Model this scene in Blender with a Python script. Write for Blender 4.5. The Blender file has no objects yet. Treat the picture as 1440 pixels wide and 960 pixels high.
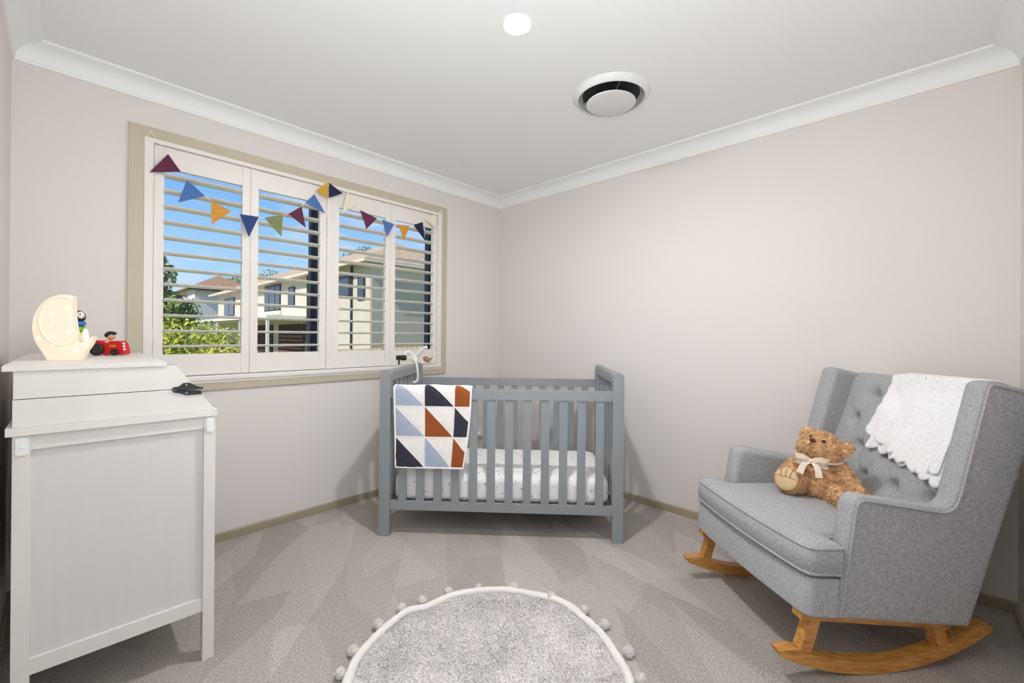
import bpy, bmesh, math, random
from math import sin, cos, pi, radians, sqrt, atan2
from mathutils import Vector, Matrix, noise
R = random.Random(7)
SC = bpy.context.scene
COL = SC.collection

# ------------------------------------------------------------------ camera, world, lights, exposure
YAW, ROLL = 0.7598, 0.0088
fw = Vector((cos(YAW), sin(YAW), 0)); r0 = Vector((sin(YAW), -cos(YAW), 0)); u0 = Vector((0, 0, 1))
cr = cos(ROLL) * r0 + sin(ROLL) * u0; cu = -sin(ROLL) * r0 + cos(ROLL) * u0
cd = bpy.data.cameras.new('camera'); cam = bpy.data.objects.new('camera', cd); COL.objects.link(cam)
cd.sensor_fit = 'HORIZONTAL'; cd.sensor_width = 36; cd.lens = 605.0 / 1440 * 36
cd.shift_y = -8.54 / 1440; cd.clip_start = 0.02; cd.clip_end = 400
cam.matrix_world = Matrix(((cr.x, cu.x, -fw.x, -2.8504), (cr.y, cu.y, -fw.y, -2.8741), (cr.z, cu.z, -fw.z, 1.1791), (0, 0, 0, 1)))
SC.camera = cam
SC.view_settings.view_transform = 'Standard'; SC.view_settings.look = 'None'
SC.view_settings.exposure = 0.0; SC.view_settings.gamma = 1.0; SC.view_settings.use_curve_mapping = False
SC.cycles.use_denoising = True
SC.cycles.max_bounces = 14; SC.cycles.diffuse_bounces = 8; SC.cycles.sample_clamp_indirect = 8.0
SC.cycles.caustics_reflective = False; SC.cycles.caustics_refractive = False

W = bpy.data.worlds.new('sky'); SC.world = W; W.use_nodes = True
def build_world():
    nt = W.node_tree; N = nt.nodes; L = nt.links; N.clear()
    out = N.new('ShaderNodeOutputWorld'); bg = N.new('ShaderNodeBackground'); tc = N.new('ShaderNodeTexCoord')
    sep = N.new('ShaderNodeSeparateXYZ'); L.new(tc.outputs['Generated'], sep.inputs[0])
    ramp = N.new('ShaderNodeValToRGB'); e = ramp.color_ramp.elements
    e[0].position = 0.0; e[0].color = (.62, .84, 1.0, 1); e[1].position = .6; e[1].color = (.10, .32, .82, 1)
    m = e.new(.16); m.color = (.40, .68, 1.0, 1)
    m = e.new(.30); m.color = (.20, .48, .98, 1)
    L.new(sep.outputs[2], ramp.inputs[0])
    mp = N.new('ShaderNodeMapping'); mp.inputs['Scale'].default_value = (1.2, 1.2, 4.5); L.new(tc.outputs['Generated'], mp.inputs[0])
    nz = N.new('ShaderNodeTexNoise'); nz.inputs['Scale'].default_value = 2.6; nz.inputs['Detail'].default_value = 7; nz.inputs['Roughness'].default_value = .6
    L.new(mp.outputs[0], nz.inputs['Vector'])
    cr_ = N.new('ShaderNodeValToRGB'); cr_.color_ramp.elements[0].position = .47; cr_.color_ramp.elements[1].position = .76
    L.new(nz.outputs['Fac'], cr_.inputs[0])
    mx = N.new('ShaderNodeMix'); mx.data_type = 'RGBA'; mx.inputs['B'].default_value = (.9, .95, 1, 1)
    L.new(cr_.outputs[0], mx.inputs['Factor']); L.new(ramp.outputs[0], mx.inputs['A'])
    L.new(mx.outputs['Result'], bg.inputs[0]); bg.inputs[1].default_value = 1.0; L.new(bg.outputs[0], out.inputs[0])
build_world()

def light(name, kind, energy, loc, rot=(0, 0, 0), color=(1, 1, 1), **kw):
    d = bpy.data.lights.new(name, kind); d.energy = energy; d.color = color
    for k, v in kw.items(): setattr(d, k, v)
    o = bpy.data.objects.new(name, d); COL.objects.link(o); o.location = loc; o.rotation_euler = rot
    return o
# sun from the left (-x), so the neighbours' -x walls are lit and no beam enters the room
sv = Vector((0.80, 0.17, -0.75)).normalized()
sun = light('sun', 'SUN', 4.4, (0, 0, 20), color=(1, .95, .86), angle=.01)
sun.rotation_euler = sv.to_track_quat('-Z', 'Y').to_euler()
DOWNLIGHT_STRENGTH = 1250.0
# added fill light in an assumed doorway, out of view behind the camera
door_fill = light('door_fill_light', 'AREA', 3.5, (-2.52, -3.30, 1.12), (radians(90), 0, 0), (.97, .98, 1), shape='RECTANGLE', size=.80, size_y=1.9)

# added fill lamp above the camera, unseen, aimed up to brighten the ceiling
fl = light('ceiling_fill', 'AREA', 25, (-2.72, -2.78, 1.50), color=(.94, .97, 1), shape='DISK', size=.30)
fl.rotation_euler = Vector((.42, .40, .82)).to_track_quat('-Z', 'Y').to_euler()

# ------------------------------------------------------------------ materials
def srgb(c):
    f = lambda v: v / 12.92 if v <= .04045 else ((v + .055) / 1.055) ** 2.4
    return tuple(f(x / 255) for x in c) + (1,)
MC = {}
def mat(name, col, rough=.6, var=0.0, vscale=30, bump=0.0, bscale=200, metal=0, spec=.5, emit=None, estr=0, col2=None, stretch=None, detail=4, sheen=0, trans=0, bdist=.002, coord='Object', contrast=(.3, .7)):
    if name in MC: return MC[name]
    m = bpy.data.materials.new(name); m.use_nodes = True; nt = m.node_tree; N = nt.nodes; L = nt.links
    b = N['Principled BSDF']; c = srgb(col); b.inputs['Base Color'].default_value = c
    b.inputs['Roughness'].default_value = rough; b.inputs['Metallic'].default_value = metal
    b.inputs['Specular IOR Level'].default_value = spec
    if sheen: b.inputs['Sheen Weight'].default_value = sheen
    if trans: b.inputs['Transmission Weight'].default_value = trans
    tc = N.new('ShaderNodeTexCoord'); vec = tc.outputs[coord]
    if stretch:
        mp = N.new('ShaderNodeMapping'); mp.inputs['Scale'].default_value = stretch; L.new(vec, mp.inputs[0]); vec = mp.outputs[0]
    if var or col2:
        nz = N.new('ShaderNodeTexNoise'); nz.inputs['Scale'].default_value = vscale; nz.inputs['Detail'].default_value = detail
        L.new(vec, nz.inputs['Vector'])
        rp = N.new('ShaderNodeValToRGB'); rp.color_ramp.elements[0].position = contrast[0]; rp.color_ramp.elements[1].position = contrast[1]
        if col2: ca, cb = c, srgb(col2)
        else:
            ca = tuple(max(0, x * (1 - var)) for x in c[:3]) + (1,); cb = tuple(min(1, x * (1 + var)) for x in c[:3]) + (1,)
        rp.color_ramp.elements[0].color = ca; rp.color_ramp.elements[1].color = cb
        L.new(nz.outputs['Fac'], rp.inputs[0]); L.new(rp.outputs[0], b.inputs['Base Color'])
    if bump:
        bz = N.new('ShaderNodeTexNoise'); bz.inputs['Scale'].default_value = bscale; bz.inputs['Detail'].default_value = 3
        L.new(vec, bz.inputs['Vector'])
        bp = N.new('ShaderNodeBump'); bp.inputs['Strength'].default_value = bump; bp.inputs['Distance'].default_value = bdist
        L.new(bz.outputs['Fac'], bp.inputs['Height']); L.new(bp.outputs[0], b.inputs['Normal'])
    if emit:
        b.inputs['Emission Color'].default_value = srgb(emit); b.inputs['Emission Strength'].default_value = estr
    MC[name] = m
    return m

M_wall = mat('wall_paint', (223, 217, 213), .75, bump=.03, bscale=300)
M_ceil = mat('ceiling_paint', (238, 239, 238), .8)
M_corn = mat('cornice_paint', (240, 242, 241), .6)
M_trim = mat('beige_gloss', (190, 182, 160), .45, var=.03, vscale=6)
M_shut = mat('shutter_white', (230, 225, 219), .4)
M_slatw = mat('louvre_white', (238, 233, 224), .4)
M_alu = mat('dark_aluminium', (42, 46, 58), .4, metal=.3)
M_chest = mat('chest_white', (224, 220, 214), .5, var=.02, vscale=6, stretch=(2, 2, .5))
M_chestp = mat('chest_panel', (214, 212, 208), .5, var=.012, vscale=12, stretch=(4, 4, .3))
M_iron = mat('black_iron', (38, 36, 38), .5, bump=.2, bscale=120)
M_plast = mat('white_plastic', (232, 234, 232), .35)
M_crib = mat('crib_grey_paint', (140, 145, 148), .45, var=.02, vscale=14)
M_wood = mat('oak_lacquer', (170, 112, 52), .38, col2=(214, 160, 88), vscale=7, stretch=(2.2, 14, 14), detail=5)
M_metal = mat('screw_metal', (150, 150, 150), .3, metal=1)
M_cord = mat('white_cord', (235, 228, 218), .8)

def fabric():
    m = bpy.data.materials.new('grey_heather_fabric'); m.use_nodes = True; nt = m.node_tree; N = nt.nodes; L = nt.links
    b = N['Principled BSDF']; b.inputs['Roughness'].default_value = .95; b.inputs['Specular IOR Level'].default_value = .15
    tc = N.new('ShaderNodeTexCoord')
    ns = []
    for sc in ((620, 110, 620), (110, 620, 480), (620, 620, 120)):
        mp = N.new('ShaderNodeMapping'); mp.inputs['Scale'].default_value = sc; L.new(tc.outputs['Object'], mp.inputs[0])
        nz = N.new('ShaderNodeTexNoise'); nz.inputs['Scale'].default_value = 1.0; nz.inputs['Detail'].default_value = 2; L.new(mp.outputs[0], nz.inputs['Vector']); ns.append(nz)
    a = N.new('ShaderNodeMath'); a.operation = 'ADD'; L.new(ns[0].outputs['Fac'], a.inputs[0]); L.new(ns[1].outputs['Fac'], a.inputs[1])
    a2 = N.new('ShaderNodeMath'); a2.operation = 'ADD'; L.new(a.outputs[0], a2.inputs[0]); L.new(ns[2].outputs['Fac'], a2.inputs[1])
    d = N.new('ShaderNodeMath'); d.operation = 'DIVIDE'; d.inputs[1].default_value = 3; L.new(a2.outputs[0], d.inputs[0])
    rp = N.new('ShaderNodeValToRGB'); e = rp.color_ramp.elements
    e[0].position = .34; e[0].color = srgb((112, 113, 115)); e[1].position = .66; e[1].color = srgb((206, 207, 209))
    L.new(d.outputs[0], rp.inputs[0]); L.new(rp.outputs[0], b.inputs['Base Color'])
    bp = N.new('ShaderNodeBump'); bp.inputs['Strength'].default_value = .35; bp.inputs['Distance'].default_value = .001
    L.new(d.outputs[0], bp.inputs['Height']); L.new(bp.outputs[0], b.inputs['Normal'])
    return m
M_fab = fabric()
M_pipe = mat('grey_piping', (118, 120, 124), .95, var=.2, vscale=300)

def carpet():
    m = bpy.data.materials.new('carpet_pile'); m.use_nodes = True; nt = m.node_tree; N = nt.nodes; L = nt.links
    b = N['Principled BSDF']; b.inputs['Roughness'].default_value = 1; b.inputs['Specular IOR Level'].default_value = .05
    b.inputs['Sheen Weight'].default_value = .15
    tc = N.new('ShaderNodeTexCoord')
    # brushed swathes of the pile: two directions of stripes, broken into patches
    def swathes(rot, sx, sy, off):
        mp = N.new('ShaderNodeMapping'); mp.vector_type = 'TEXTURE'; mp.inputs['Rotation'].default_value = (0, 0, radians(rot)); mp.inputs['Location'].default_value = (off, off * .6, 0); mp.inputs['Scale'].default_value = (1 / sx, 1 / sy, 1)
        L.new(wob.outputs[0], mp.inputs[0])
        v = N.new('ShaderNodeTexVoronoi'); v.voronoi_dimensions = '2D'; v.inputs['Scale'].default_value = 1; L.new(mp.outputs[0], v.inputs['Vector'])
        sp = N.new('ShaderNodeSeparateColor'); L.new(v.outputs['Color'], sp.inputs[0]); return sp.outputs[0]
    wn = N.new('ShaderNodeTexNoise'); wn.inputs['Scale'].default_value = 22; wn.inputs['Detail'].default_value = 3; L.new(tc.outputs['Object'], wn.inputs['Vector'])
    wob = N.new('ShaderNodeVectorMath'); wob.operation = 'MULTIPLY_ADD'; wob.inputs[1].default_value = (.028, .028, 0); L.new(wn.outputs['Color'], wob.inputs[0]); L.new(tc.outputs['Object'], wob.inputs[2])
    s1 = swathes(-104, 1.2, 5.5, .3); s2 = swathes(-132, 1.3, 6.0, 1.7)
    ad = N.new('ShaderNodeMath'); ad.operation = 'ADD'; L.new(s1, ad.inputs[0]); L.new(s2, ad.inputs[1])
    mx = N.new('ShaderNodeMath'); mx.operation = 'MULTIPLY'; mx.inputs[1].default_value = .5; L.new(ad.outputs[0], mx.inputs[0])
    fine = N.new('ShaderNodeTexNoise'); fine.inputs['Scale'].default_value = 130; fine.inputs['Detail'].default_value = 4; fine.inputs['Roughness'].default_value = .7; L.new(tc.outputs['Object'], fine.inputs['Vector'])
    fr = N.new('ShaderNodeValToRGB'); fr.color_ramp.elements[0].position = .33; fr.color_ramp.elements[1].position = .67
    fr.color_ramp.elements[0].color = (.62, .62, .62, 1); fr.color_ramp.elements[1].color = (1.28, 1.28, 1.28, 1); L.new(fine.outputs['Fac'], fr.inputs[0])
    base = N.new('ShaderNodeMix'); base.data_type = 'RGBA'; base.inputs['A'].default_value = srgb((160, 153, 146)); base.inputs['B'].default_value = srgb((196, 189, 181))
    L.new(mx.outputs[0], base.inputs['Factor'])
    mul = N.new('ShaderNodeMix'); mul.data_type = 'RGBA'; mul.blend_type = 'MULTIPLY'; mul.inputs['Factor'].default_value = 1
    L.new(base.outputs['Result'], mul.inputs['A']); L.new(fr.outputs[0], mul.inputs['B']); L.new(mul.outputs['Result'], b.inputs['Base Color'])
    bp = N.new('ShaderNodeBump'); bp.inputs['Strength'].default_value = .6; bp.inputs['Distance'].default_value = .006
    L.new(fine.outputs['Fac'], bp.inputs['Height']); L.new(bp.outputs[0], b.inputs['Normal'])
    return m
M_carpet = carpet()

# ------------------------------------------------------------------ helpers
def tag(o, label=None, cat=None, group=None, kind=None):
    if label: o['label'] = label
    if cat: o['category'] = cat
    if group: o['group'] = group
    if kind: o['kind'] = kind
    return o
def empty(name, loc=(0, 0, 0), rz=0, mw=None):
    o = bpy.data.objects.new(name, None); COL.objects.link(o); o.empty_display_size = .1
    if mw is not None: o.matrix_world = mw
    else: o.location = loc; o.rotation_euler = (0, 0, rz)
    return o
def build(name, bm, m, parent=None, smooth=30, loc=None, bevel=0, segs=2, label=None):
    if bevel:
        es = [e for e in bm.edges if len(e.link_faces) == 2 and e.calc_face_angle(0) > radians(28)]
        bmesh.ops.bevel(bm, geom=es, offset=bevel, segments=segs, affect='EDGES', profile=.5, clamp_overlap=True)
    bmesh.ops.recalc_face_normals(bm, faces=bm.faces[:])
    me = bpy.data.meshes.new(name); bm.to_mesh(me); bm.free()
    for x in (m if isinstance(m, (list, tuple)) else [m]): me.materials.append(x)
    if smooth:
        for p in me.polygons: p.use_smooth = True
        me.set_sharp_from_angle(angle=radians(smooth))
    o = bpy.data.objects.new(name, me); COL.objects.link(o)
    if parent: o.parent = parent
    if loc: o.location = loc
    if label: o['label'] = label
    return o
def nb(): return bmesh.new()
def box(bm, x0, x1, y0, y1, z0, z1):
    v = [bm.verts.new((x, y, z)) for z in (z0, z1) for y in (y0, y1) for x in (x0, x1)]
    for f in ((0, 2, 3, 1), (4, 5, 7, 6), (0, 1, 5, 4), (2, 6, 7, 3), (0, 4, 6, 2), (1, 3, 7, 5)): bm.faces.new([v[i] for i in f])
    return v
def bx(x0, x1, y0, y1, z0, z1):
    bm = nb(); box(bm, x0, x1, y0, y1, z0, z1); return bm
def prism(bm, poly, a0, a1, axis='y'):
    """extrude a 2D outline along an axis: y -> (x,z), x -> (y,z), z -> (x,y)"""
    def P(p, a):
        return (p[0], a, p[1]) if axis == 'y' else ((a, p[0], p[1]) if axis == 'x' else (p[0], p[1], a))
    A = [bm.verts.new(P(p, a0)) for p in poly]; B = [bm.verts.new(P(p, a1)) for p in poly]
    n = len(poly)
    bm.faces.new(A); bm.faces.new(B[::-1])
    for i in range(n): bm.faces.new((A[i], A[(i + 1) % n], B[(i + 1) % n], B[i]))
def rpoly(pts, rad, seg=5):
    out = []; n = len(pts)
    for i in range(n):
        p = Vector(pts[i]); a = Vector(pts[i - 1]); c = Vector(pts[(i + 1) % n]); r = rad[i] if isinstance(rad, (list, tuple)) else rad
        if r <= 0: out.append(tuple(p)); continue
        d1 = (a - p); d2 = (c - p); l = min(r, d1.length * .49, d2.length * .49)
        s = p + d1.normalized() * l; e = p + d2.normalized() * l
        for k in range(seg + 1):
            t = k / seg; q = s * (1 - t) ** 2 + p * 2 * t * (1 - t) + e * t ** 2; out.append(tuple(q))
    return out
def tube(bm, pts, r, seg=8, closed=False, taper=None, cap=True):
    pts = [Vector(p) for p in pts]; n = len(pts); rings = []
    prev = None
    for i in range(n):
        if closed: t = pts[(i + 1) % n] - pts[i - 1]
        else: t = pts[min(i + 1, n - 1)] - pts[max(i - 1, 0)]
        t.normalize()
        if prev is None:
            up = Vector((0, 0, 1)) if abs(t.z) < .9 else Vector((1, 0, 0)); a = t.cross(up).normalized()
        else: a = (prev - t * prev.dot(t)).normalized()
        prev = a; b = t.cross(a); rr = r if taper is None else r * taper[i]
        rings.append([bm.verts.new(pts[i] + (a * cos(2 * pi * k / seg) + b * sin(2 * pi * k / seg)) * rr) for k in range(seg)])
    for i in range(n if closed else n - 1):
        A = rings[i]; B = rings[(i + 1) % n]
        for k in range(seg): bm.faces.new((A[k], A[(k + 1) % seg], B[(k + 1) % seg], B[k]))
    if not closed and cap: bm.faces.new(rings[0]); bm.faces.new(rings[-1][::-1])
def lathe(bm, prof, seg=24, c=(0, 0, 0), M=None):
    rings = []
    for (r, z) in prof:
        if r < 1e-6: rings.append([bm.verts.new((0, 0, z))])
        else: rings.append([bm.verts.new((r * cos(2 * pi * k / seg), r * sin(2 * pi * k / seg), z)) for k in range(seg)])
    for A, B in zip(rings, rings[1:]):
        for k in range(seg):
            k2 = (k + 1) % seg
            if len(A) == 1 and len(B) == 1: continue
            if len(A) == 1: bm.faces.new((A[0], B[k2], B[k]))
            elif len(B) == 1: bm.faces.new((A[k], A[k2], B[0]))
            else: bm.faces.new((A[k], A[k2], B[k2], B[k]))
    vs = [v for rg in rings for v in rg]
    for v in vs:
        if M is not None: v.co = M @ v.co
        v.co += Vector(c)
    return vs
def ball(bm, c, r, M=None, u=20, v=12):
    """ellipsoid; r number or 3-tuple, M a rotation"""
    r = (r, r, r) if not isinstance(r, (tuple, list)) else r
    mm = Matrix.Translation(c) @ (M.to_4x4() if M is not None else Matrix.Identity(4)) @ Matrix.Diagonal((r[0], r[1], r[2], 1))
    bmesh.ops.create_uvsphere(bm, u_segments=u, v_segments=v, radius=1, matrix=mm)
def bez(p0, p1, p2, p3, n):
    p0, p1, p2, p3 = map(Vector, (p0, p1, p2, p3)); o = []
    for i in range(n + 1):
        t = i / n; o.append(p0 * (1 - t) ** 3 + p1 * 3 * t * (1 - t) ** 2 + p2 * 3 * t * t * (1 - t) + p3 * t ** 3)
    return o
def smoothpts(pts, n=6, closed=False):
    """Catmull-Rom through points"""
    P = [Vector(p) for p in pts]; o = []; m = len(P)
    for i in range(m if closed else m - 1):
        a = P[i - 1] if (closed or i > 0) else P[0]; b = P[i]; c = P[(i + 1) % m]; d = P[(i + 2) % m] if (closed or i + 2 < m) else P[-1]
        for k in range(n):
            t = k / n; o.append(.5 * ((2 * b) + (c - a) * t + (2 * a - 5 * b + 4 * c - d) * t * t + (3 * b - a - 3 * c + d) * t ** 3))
    if not closed: o.append(P[-1])
    return o
def struct(name, bm, m, **kw):
    o = build(name, bm, m, **kw)
    if o.parent is None: o['kind'] = 'structure'
    return o
def tufts(bm, src, n, length, width, rnd, droop=.4, spread=.6, mat_index=0, segs=2):
    """curved tapering pile strands rooted on the faces of mesh src"""
    tris = []
    src.calc_loop_triangles()
    acc = 0; cum = []
    for t in src.loop_triangles:
        acc += t.area; cum.append(acc); tris.append(t)
    import bisect
    V = src.vertices
    for _ in range(n):
        t = tris[min(bisect.bisect(cum, rnd.random() * acc), len(tris) - 1)]
        a, b = rnd.random(), rnd.random()
        if a + b > 1: a, b = 1 - a, 1 - b
        p0, p1, p2 = (V[i].co for i in t.vertices)
        p = p0 + (p1 - p0) * a + (p2 - p0) * b
        nn = (V[t.vertices[0]].normal * (1 - a - b) + V[t.vertices[1]].normal * a + V[t.vertices[2]].normal * b).normalized()
        d = (nn + Vector((rnd.uniform(-1, 1), rnd.uniform(-1, 1), rnd.uniform(-1, 1))) * spread).normalized()
        side = d.cross(Vector((rnd.uniform(-1, 1), rnd.uniform(-1, 1), rnd.uniform(-1, 1)))).normalized()
        bend = d.cross(side) * droop * rnd.uniform(-1, 1) + Vector((0, 0, -droop * .3))
        l = length * rnd.uniform(.6, 1.2); pts = []
        for k in range(segs + 1):
            s = k / segs; pts.append(p + d * l * s + bend * l * s * s)
        prev = None
        for k in range(segs):
            w = width * (1 - k / segs) * .5
            A = [bm.verts.new(pts[k] - side * w), bm.verts.new(pts[k] + side * w)] if prev is None else prev
            if k == segs - 1:
                f = bm.faces.new((A[0], A[1], bm.verts.new(pts[-1])))
            else:
                w2 = width * (1 - (k + 1) / segs) * .5
                B = [bm.verts.new(pts[k + 1] - side * w2), bm.verts.new(pts[k + 1] + side * w2)]
                f = bm.faces.new((A[0], A[1], B[1], B[0])); prev = B
            f.material_index = mat_index
def merged(bm_src, voxel, smooth_it=6):
    """one continuous skin around the solids in bm_src -> mesh data"""
    me = bpy.data.meshes.new('tmp'); bm_src.to_mesh(me); bm_src.free()
    o = bpy.data.objects.new('tmp', me); COL.objects.link(o)
    rm = o.modifiers.new('r', 'REMESH'); rm.mode = 'VOXEL'; rm.voxel_size = voxel
    sm = o.modifiers.new('s', 'SMOOTH'); sm.factor = .5; sm.iterations = smooth_it
    dg = bpy.context.evaluated_depsgraph_get(); dg.update()
    res = bpy.data.meshes.new_from_object(o.evaluated_get(dg))
    bpy.data.objects.remove(o); bpy.data.meshes.remove(me)
    return res

# ------------------------------------------------------------------ room shell
LX, DY, H = -3.0006, -3.1845, 2.45
WX0, WX1, WZ0, WZ1 = -2.560, -0.690, 0.905, 2.172      # clear opening in the window wall
T = .22
struct('floor', bx(LX - .1, .1, DY - .1, .1, -.12, 0), M_carpet)
struct('ceiling', bx(LX - .1, .1, DY - .1, .1, H, H + .12), M_ceil)
bm = nb()
for a in ((LX - T, WX0, 0, T, 0, H), (WX1, T, 0, T, 0, H), (WX0, WX1, 0, T, 0, WZ0), (WX0, WX1, 0, T, WZ1, H)): box(bm, *a)
struct('wall_window', bm, M_wall)
struct('wall_right', bx(0, T, DY - T, 0, 0, H), M_wall)
struct('wall_left', bx(LX - T, LX, DY - T, 0, 0, H), M_wall)
bm = nb()
for a in ((LX, -2.95, DY - T, DY, 0, H), (-2.09, 0, DY - T, DY, 0, H), (-2.95, -2.09, DY - T, DY, 2.06, H)): box(bm, *a)
struct('wall_front', bm, M_wall)
# cove cornice, four lengths
def cove():
    pts = [(0, 2.45), (0, 2.362), (.008, 2.362), (.010, 2.372)]
    for k in range(9):
        a = k / 8 * pi / 2; pts.append((.074 - .062 * cos(a), 2.374 + .062 * sin(a)))
    pts += [(.078, 2.438), (.092, 2.440), (.092, 2.45)]
    return pts
cv = cove()
def run(name, A, B, nrm, m, prof, n):
    """a moulding from A to B along the wall, profile (out, z), mitred at both ends"""
    A, B = Vector(A), Vector(B); d = (B - A).normalized(); nv = Vector(nrm); bm = nb(); ra = []
    rb = []
    for (o, z) in prof:
        ra.append(bm.verts.new((A + nv * o + d * o).to_3d() + Vector((0, 0, z)))); rb.append(bm.verts.new((B + nv * o - d * o).to_3d() + Vector((0, 0, z))))
    k = len(prof)
    for i in range(k): bm.faces.new((ra[i], ra[(i + 1) % k], rb[(i + 1) % k], rb[i]))
    bm.faces.new(ra); bm.faces.new(rb[::-1])
    return struct(name, bm, m, smooth=25)
run('trim_1', (LX, 0), (0, 0), (0, -1), M_corn, cv, 1)
run('trim_2', (0, 0), (0, DY), (-1, 0), M_corn, cv, 2)
run('trim_3', (0, DY), (LX, DY), (0, 1), M_corn, cv, 3)
run('trim_4', (LX, DY), (LX, 0), (1, 0), M_corn, cv, 4)
M_base = mat('beige_gloss_shaded', (160, 151, 128), .45, var=.03, vscale=6)  # architrave's beige paint again, weaker light near the floor put into its colour
bp_ = [(0, 0), (.014, 0), (.014, .044), (.011, .048), (0, .048)]
run('baseboard_window', (LX, 0), (0, 0), (0, -1), M_base, bp_, 1)
run('baseboard_right', (0, 0), (0, DY), (-1, 0), M_base, bp_, 2)
run('baseboard_left', (LX, DY), (LX, 0), (1, 0), M_base, bp_, 3)
run('baseboard_front', (0, DY), (-2.09, DY), (0, 1), M_base, bp_, 4)

# window: beige architrave, white jamb frame, sill bead, dark sliding sash outside with glass
win = empty('window_1', (-1.625, 0, WZ0)); tag(win, kind='structure')
def rel(o, p):
    o.parent = p; o.matrix_parent_inverse = Matrix.Translation(p.location).inverted(); return o
def ring(bm, x0, x1, z0, z1, w, y0, y1, wb=None, wt=None):
    wb = w if wb is None else wb; wt = w if wt is None else wt
    o = [(x0, z0), (x1, z0), (x1, z1), (x0, z1)]; i = [(x0 + w, z0 + wb), (x1 - w, z0 + wb), (x1 - w, z1 - wt), (x0 + w, z1 - wt)]
    V = {}
    for n, pl in (('o', o), ('i', i)):
        for y in (y0, y1): V[n, y] = [bm.verts.new((p[0], y, p[1])) for p in pl]
    for k in range(4):
        j = (k + 1) % 4
        bm.faces.new((V['o', y0][k], V['o', y0][j], V['i', y0][j], V['i', y0][k])); bm.faces.new((V['o', y1][k], V['i', y1][k], V['i', y1][j], V['o', y1][j]))
        bm.faces.new((V['o', y0][k], V['o', y1][k], V['o', y1][j], V['o', y0][j])); bm.faces.new((V['i', y0][k], V['i', y0][j], V['i', y1][j], V['i', y1][k]))
bm = nb(); ring(bm, -2.618, -.636, .862, 2.228, .060, -.016, .002, .042, .056); rel(build('architrave', bm, M_trim, bevel=.003), win)
bm = nb(); ring(bm, -2.558, -.692, .902, 2.172, .036, -.020, .050, .040, .020); rel(build('shutter_frame', bm, M_shut, bevel=.003), win)
bm = bx(-2.556, -.694, -.030, -.004, .918, .936); rel(build('sill_bead', bm, M_shut, bevel=.006, segs=3), win)
bm = nb(); ring(bm, WX0, WX1, WZ0, WZ1, .05, .09, .15); ring(bm, -1.69, -1.62, WZ0 + .05, WZ1 - .05, .03, .10, .14)
rel(build('sash', bm, M_alu, label='dark aluminium outer sash'), win)
bm = nb(); ring(bm, WX0 - .001, WX1 + .001, WZ0 - .001, WZ1 + .001, .012, .05, .20); rel(build('reveal', bm, M_shut), win)
def glass():
    m = bpy.data.materials.new('window_glass'); m.use_nodes = True; nt = m.node_tree; N = nt.nodes; L = nt.links; N.clear()
    o = N.new('ShaderNodeOutputMaterial'); t = N.new('ShaderNodeBsdfTransparent'); g = N.new('ShaderNodeBsdfGlossy'); g.inputs['Roughness'].default_value = 0
    t.inputs[0].default_value = (.97, .98, .98, 1); mx = N.new('ShaderNodeMixShader'); mx.inputs[0].default_value = .006
    L.new(t.outputs[0], mx.inputs[1]); L.new(g.outputs[0], mx.inputs[2]); L.new(mx.outputs[0], o.inputs[0]); return m
M_glass = glass()
for a, b in ((WX0 + .05, -1.66), (-1.65, WX1 - .05)):
    rel(build('pane', bx(a, b, .118, .122, WZ0 + .05, WZ1 - .05), M_glass), win)

# four plantation shutter panels
PZ0, PZ1, OZ0, OZ1 = .947, 2.150, 1.062, 2.040
names = ['left end shutter panel with a plum flag at its top corner',
         'second shutter panel from the left, beside the centre post of the window',
         'third shutter panel from the left, first one right of the centre post',
         'right end shutter panel of the window nearest the room corner']
def make_louvre(a, b):
    bm = nb(); prof = []
    for k in range(16):
        t = 2 * pi * k / 16; prof.append((.014 + .037 * cos(t), .0062 * sin(t) * (1 if abs(cos(t)) < .97 else .7)))
    tl = radians(-6)
    prof = [(.016 + (y - .016) * cos(tl) - z * sin(tl), (y - .016) * sin(tl) + z * cos(tl)) for y, z in prof]
    prism(bm, prof, a, b, 'x'); return bm
panels = [(-2.518, -2.477, -2.118, -2.077), (-2.075, -2.034, -1.672, -1.628), (-1.592, -1.543, -1.193, -1.151), (-1.149, -1.110, -.766, -.730)]
for i, (a, b, c, d) in enumerate(panels):
    sh = empty('window_shutter', ((a + d) / 2, 0, PZ0)); tag(sh, 'white louvred plantation ' + names[i], 'shutter', 'plantation shutters across the window')
    P = lambda n, bm, **k: rel(build(n, bm, k.pop('m', M_shut), **k), sh)
    P('stile', bx(a, b, 0, .028, PZ0, PZ1), bevel=.003); P('stile', bx(c, d, 0, .028, PZ0, PZ1), bevel=.003)
    P('top_rail', bx(b + .0005, c - .0005, .002, .026, OZ1, PZ1), bevel=.003); P('bottom_rail', bx(b + .0005, c - .0005, .002, .026, PZ0, OZ0), bevel=.003)
    for k in range(12):
        o = build('louvre', make_louvre(b + .001, c - .001), M_slatw, smooth=40, loc=(0, 0, 1.105 + .0817 * k)); o.parent = sh; o.matrix_parent_inverse = Matrix.Translation(sh.location).inverted()
    hx = a if i in (0, 2) else d
    for hz in (1.16, 1.98):
        bm = nb(); tube(bm, [(hx, -.004, hz - .03), (hx, -.004, hz + .03)], .004, 8); P('hinge', bm)
rel(build('centre_post', bx(-1.626, -1.594, -.004, .030, .945, 2.152), M_shut, bevel=.003), win)

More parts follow.
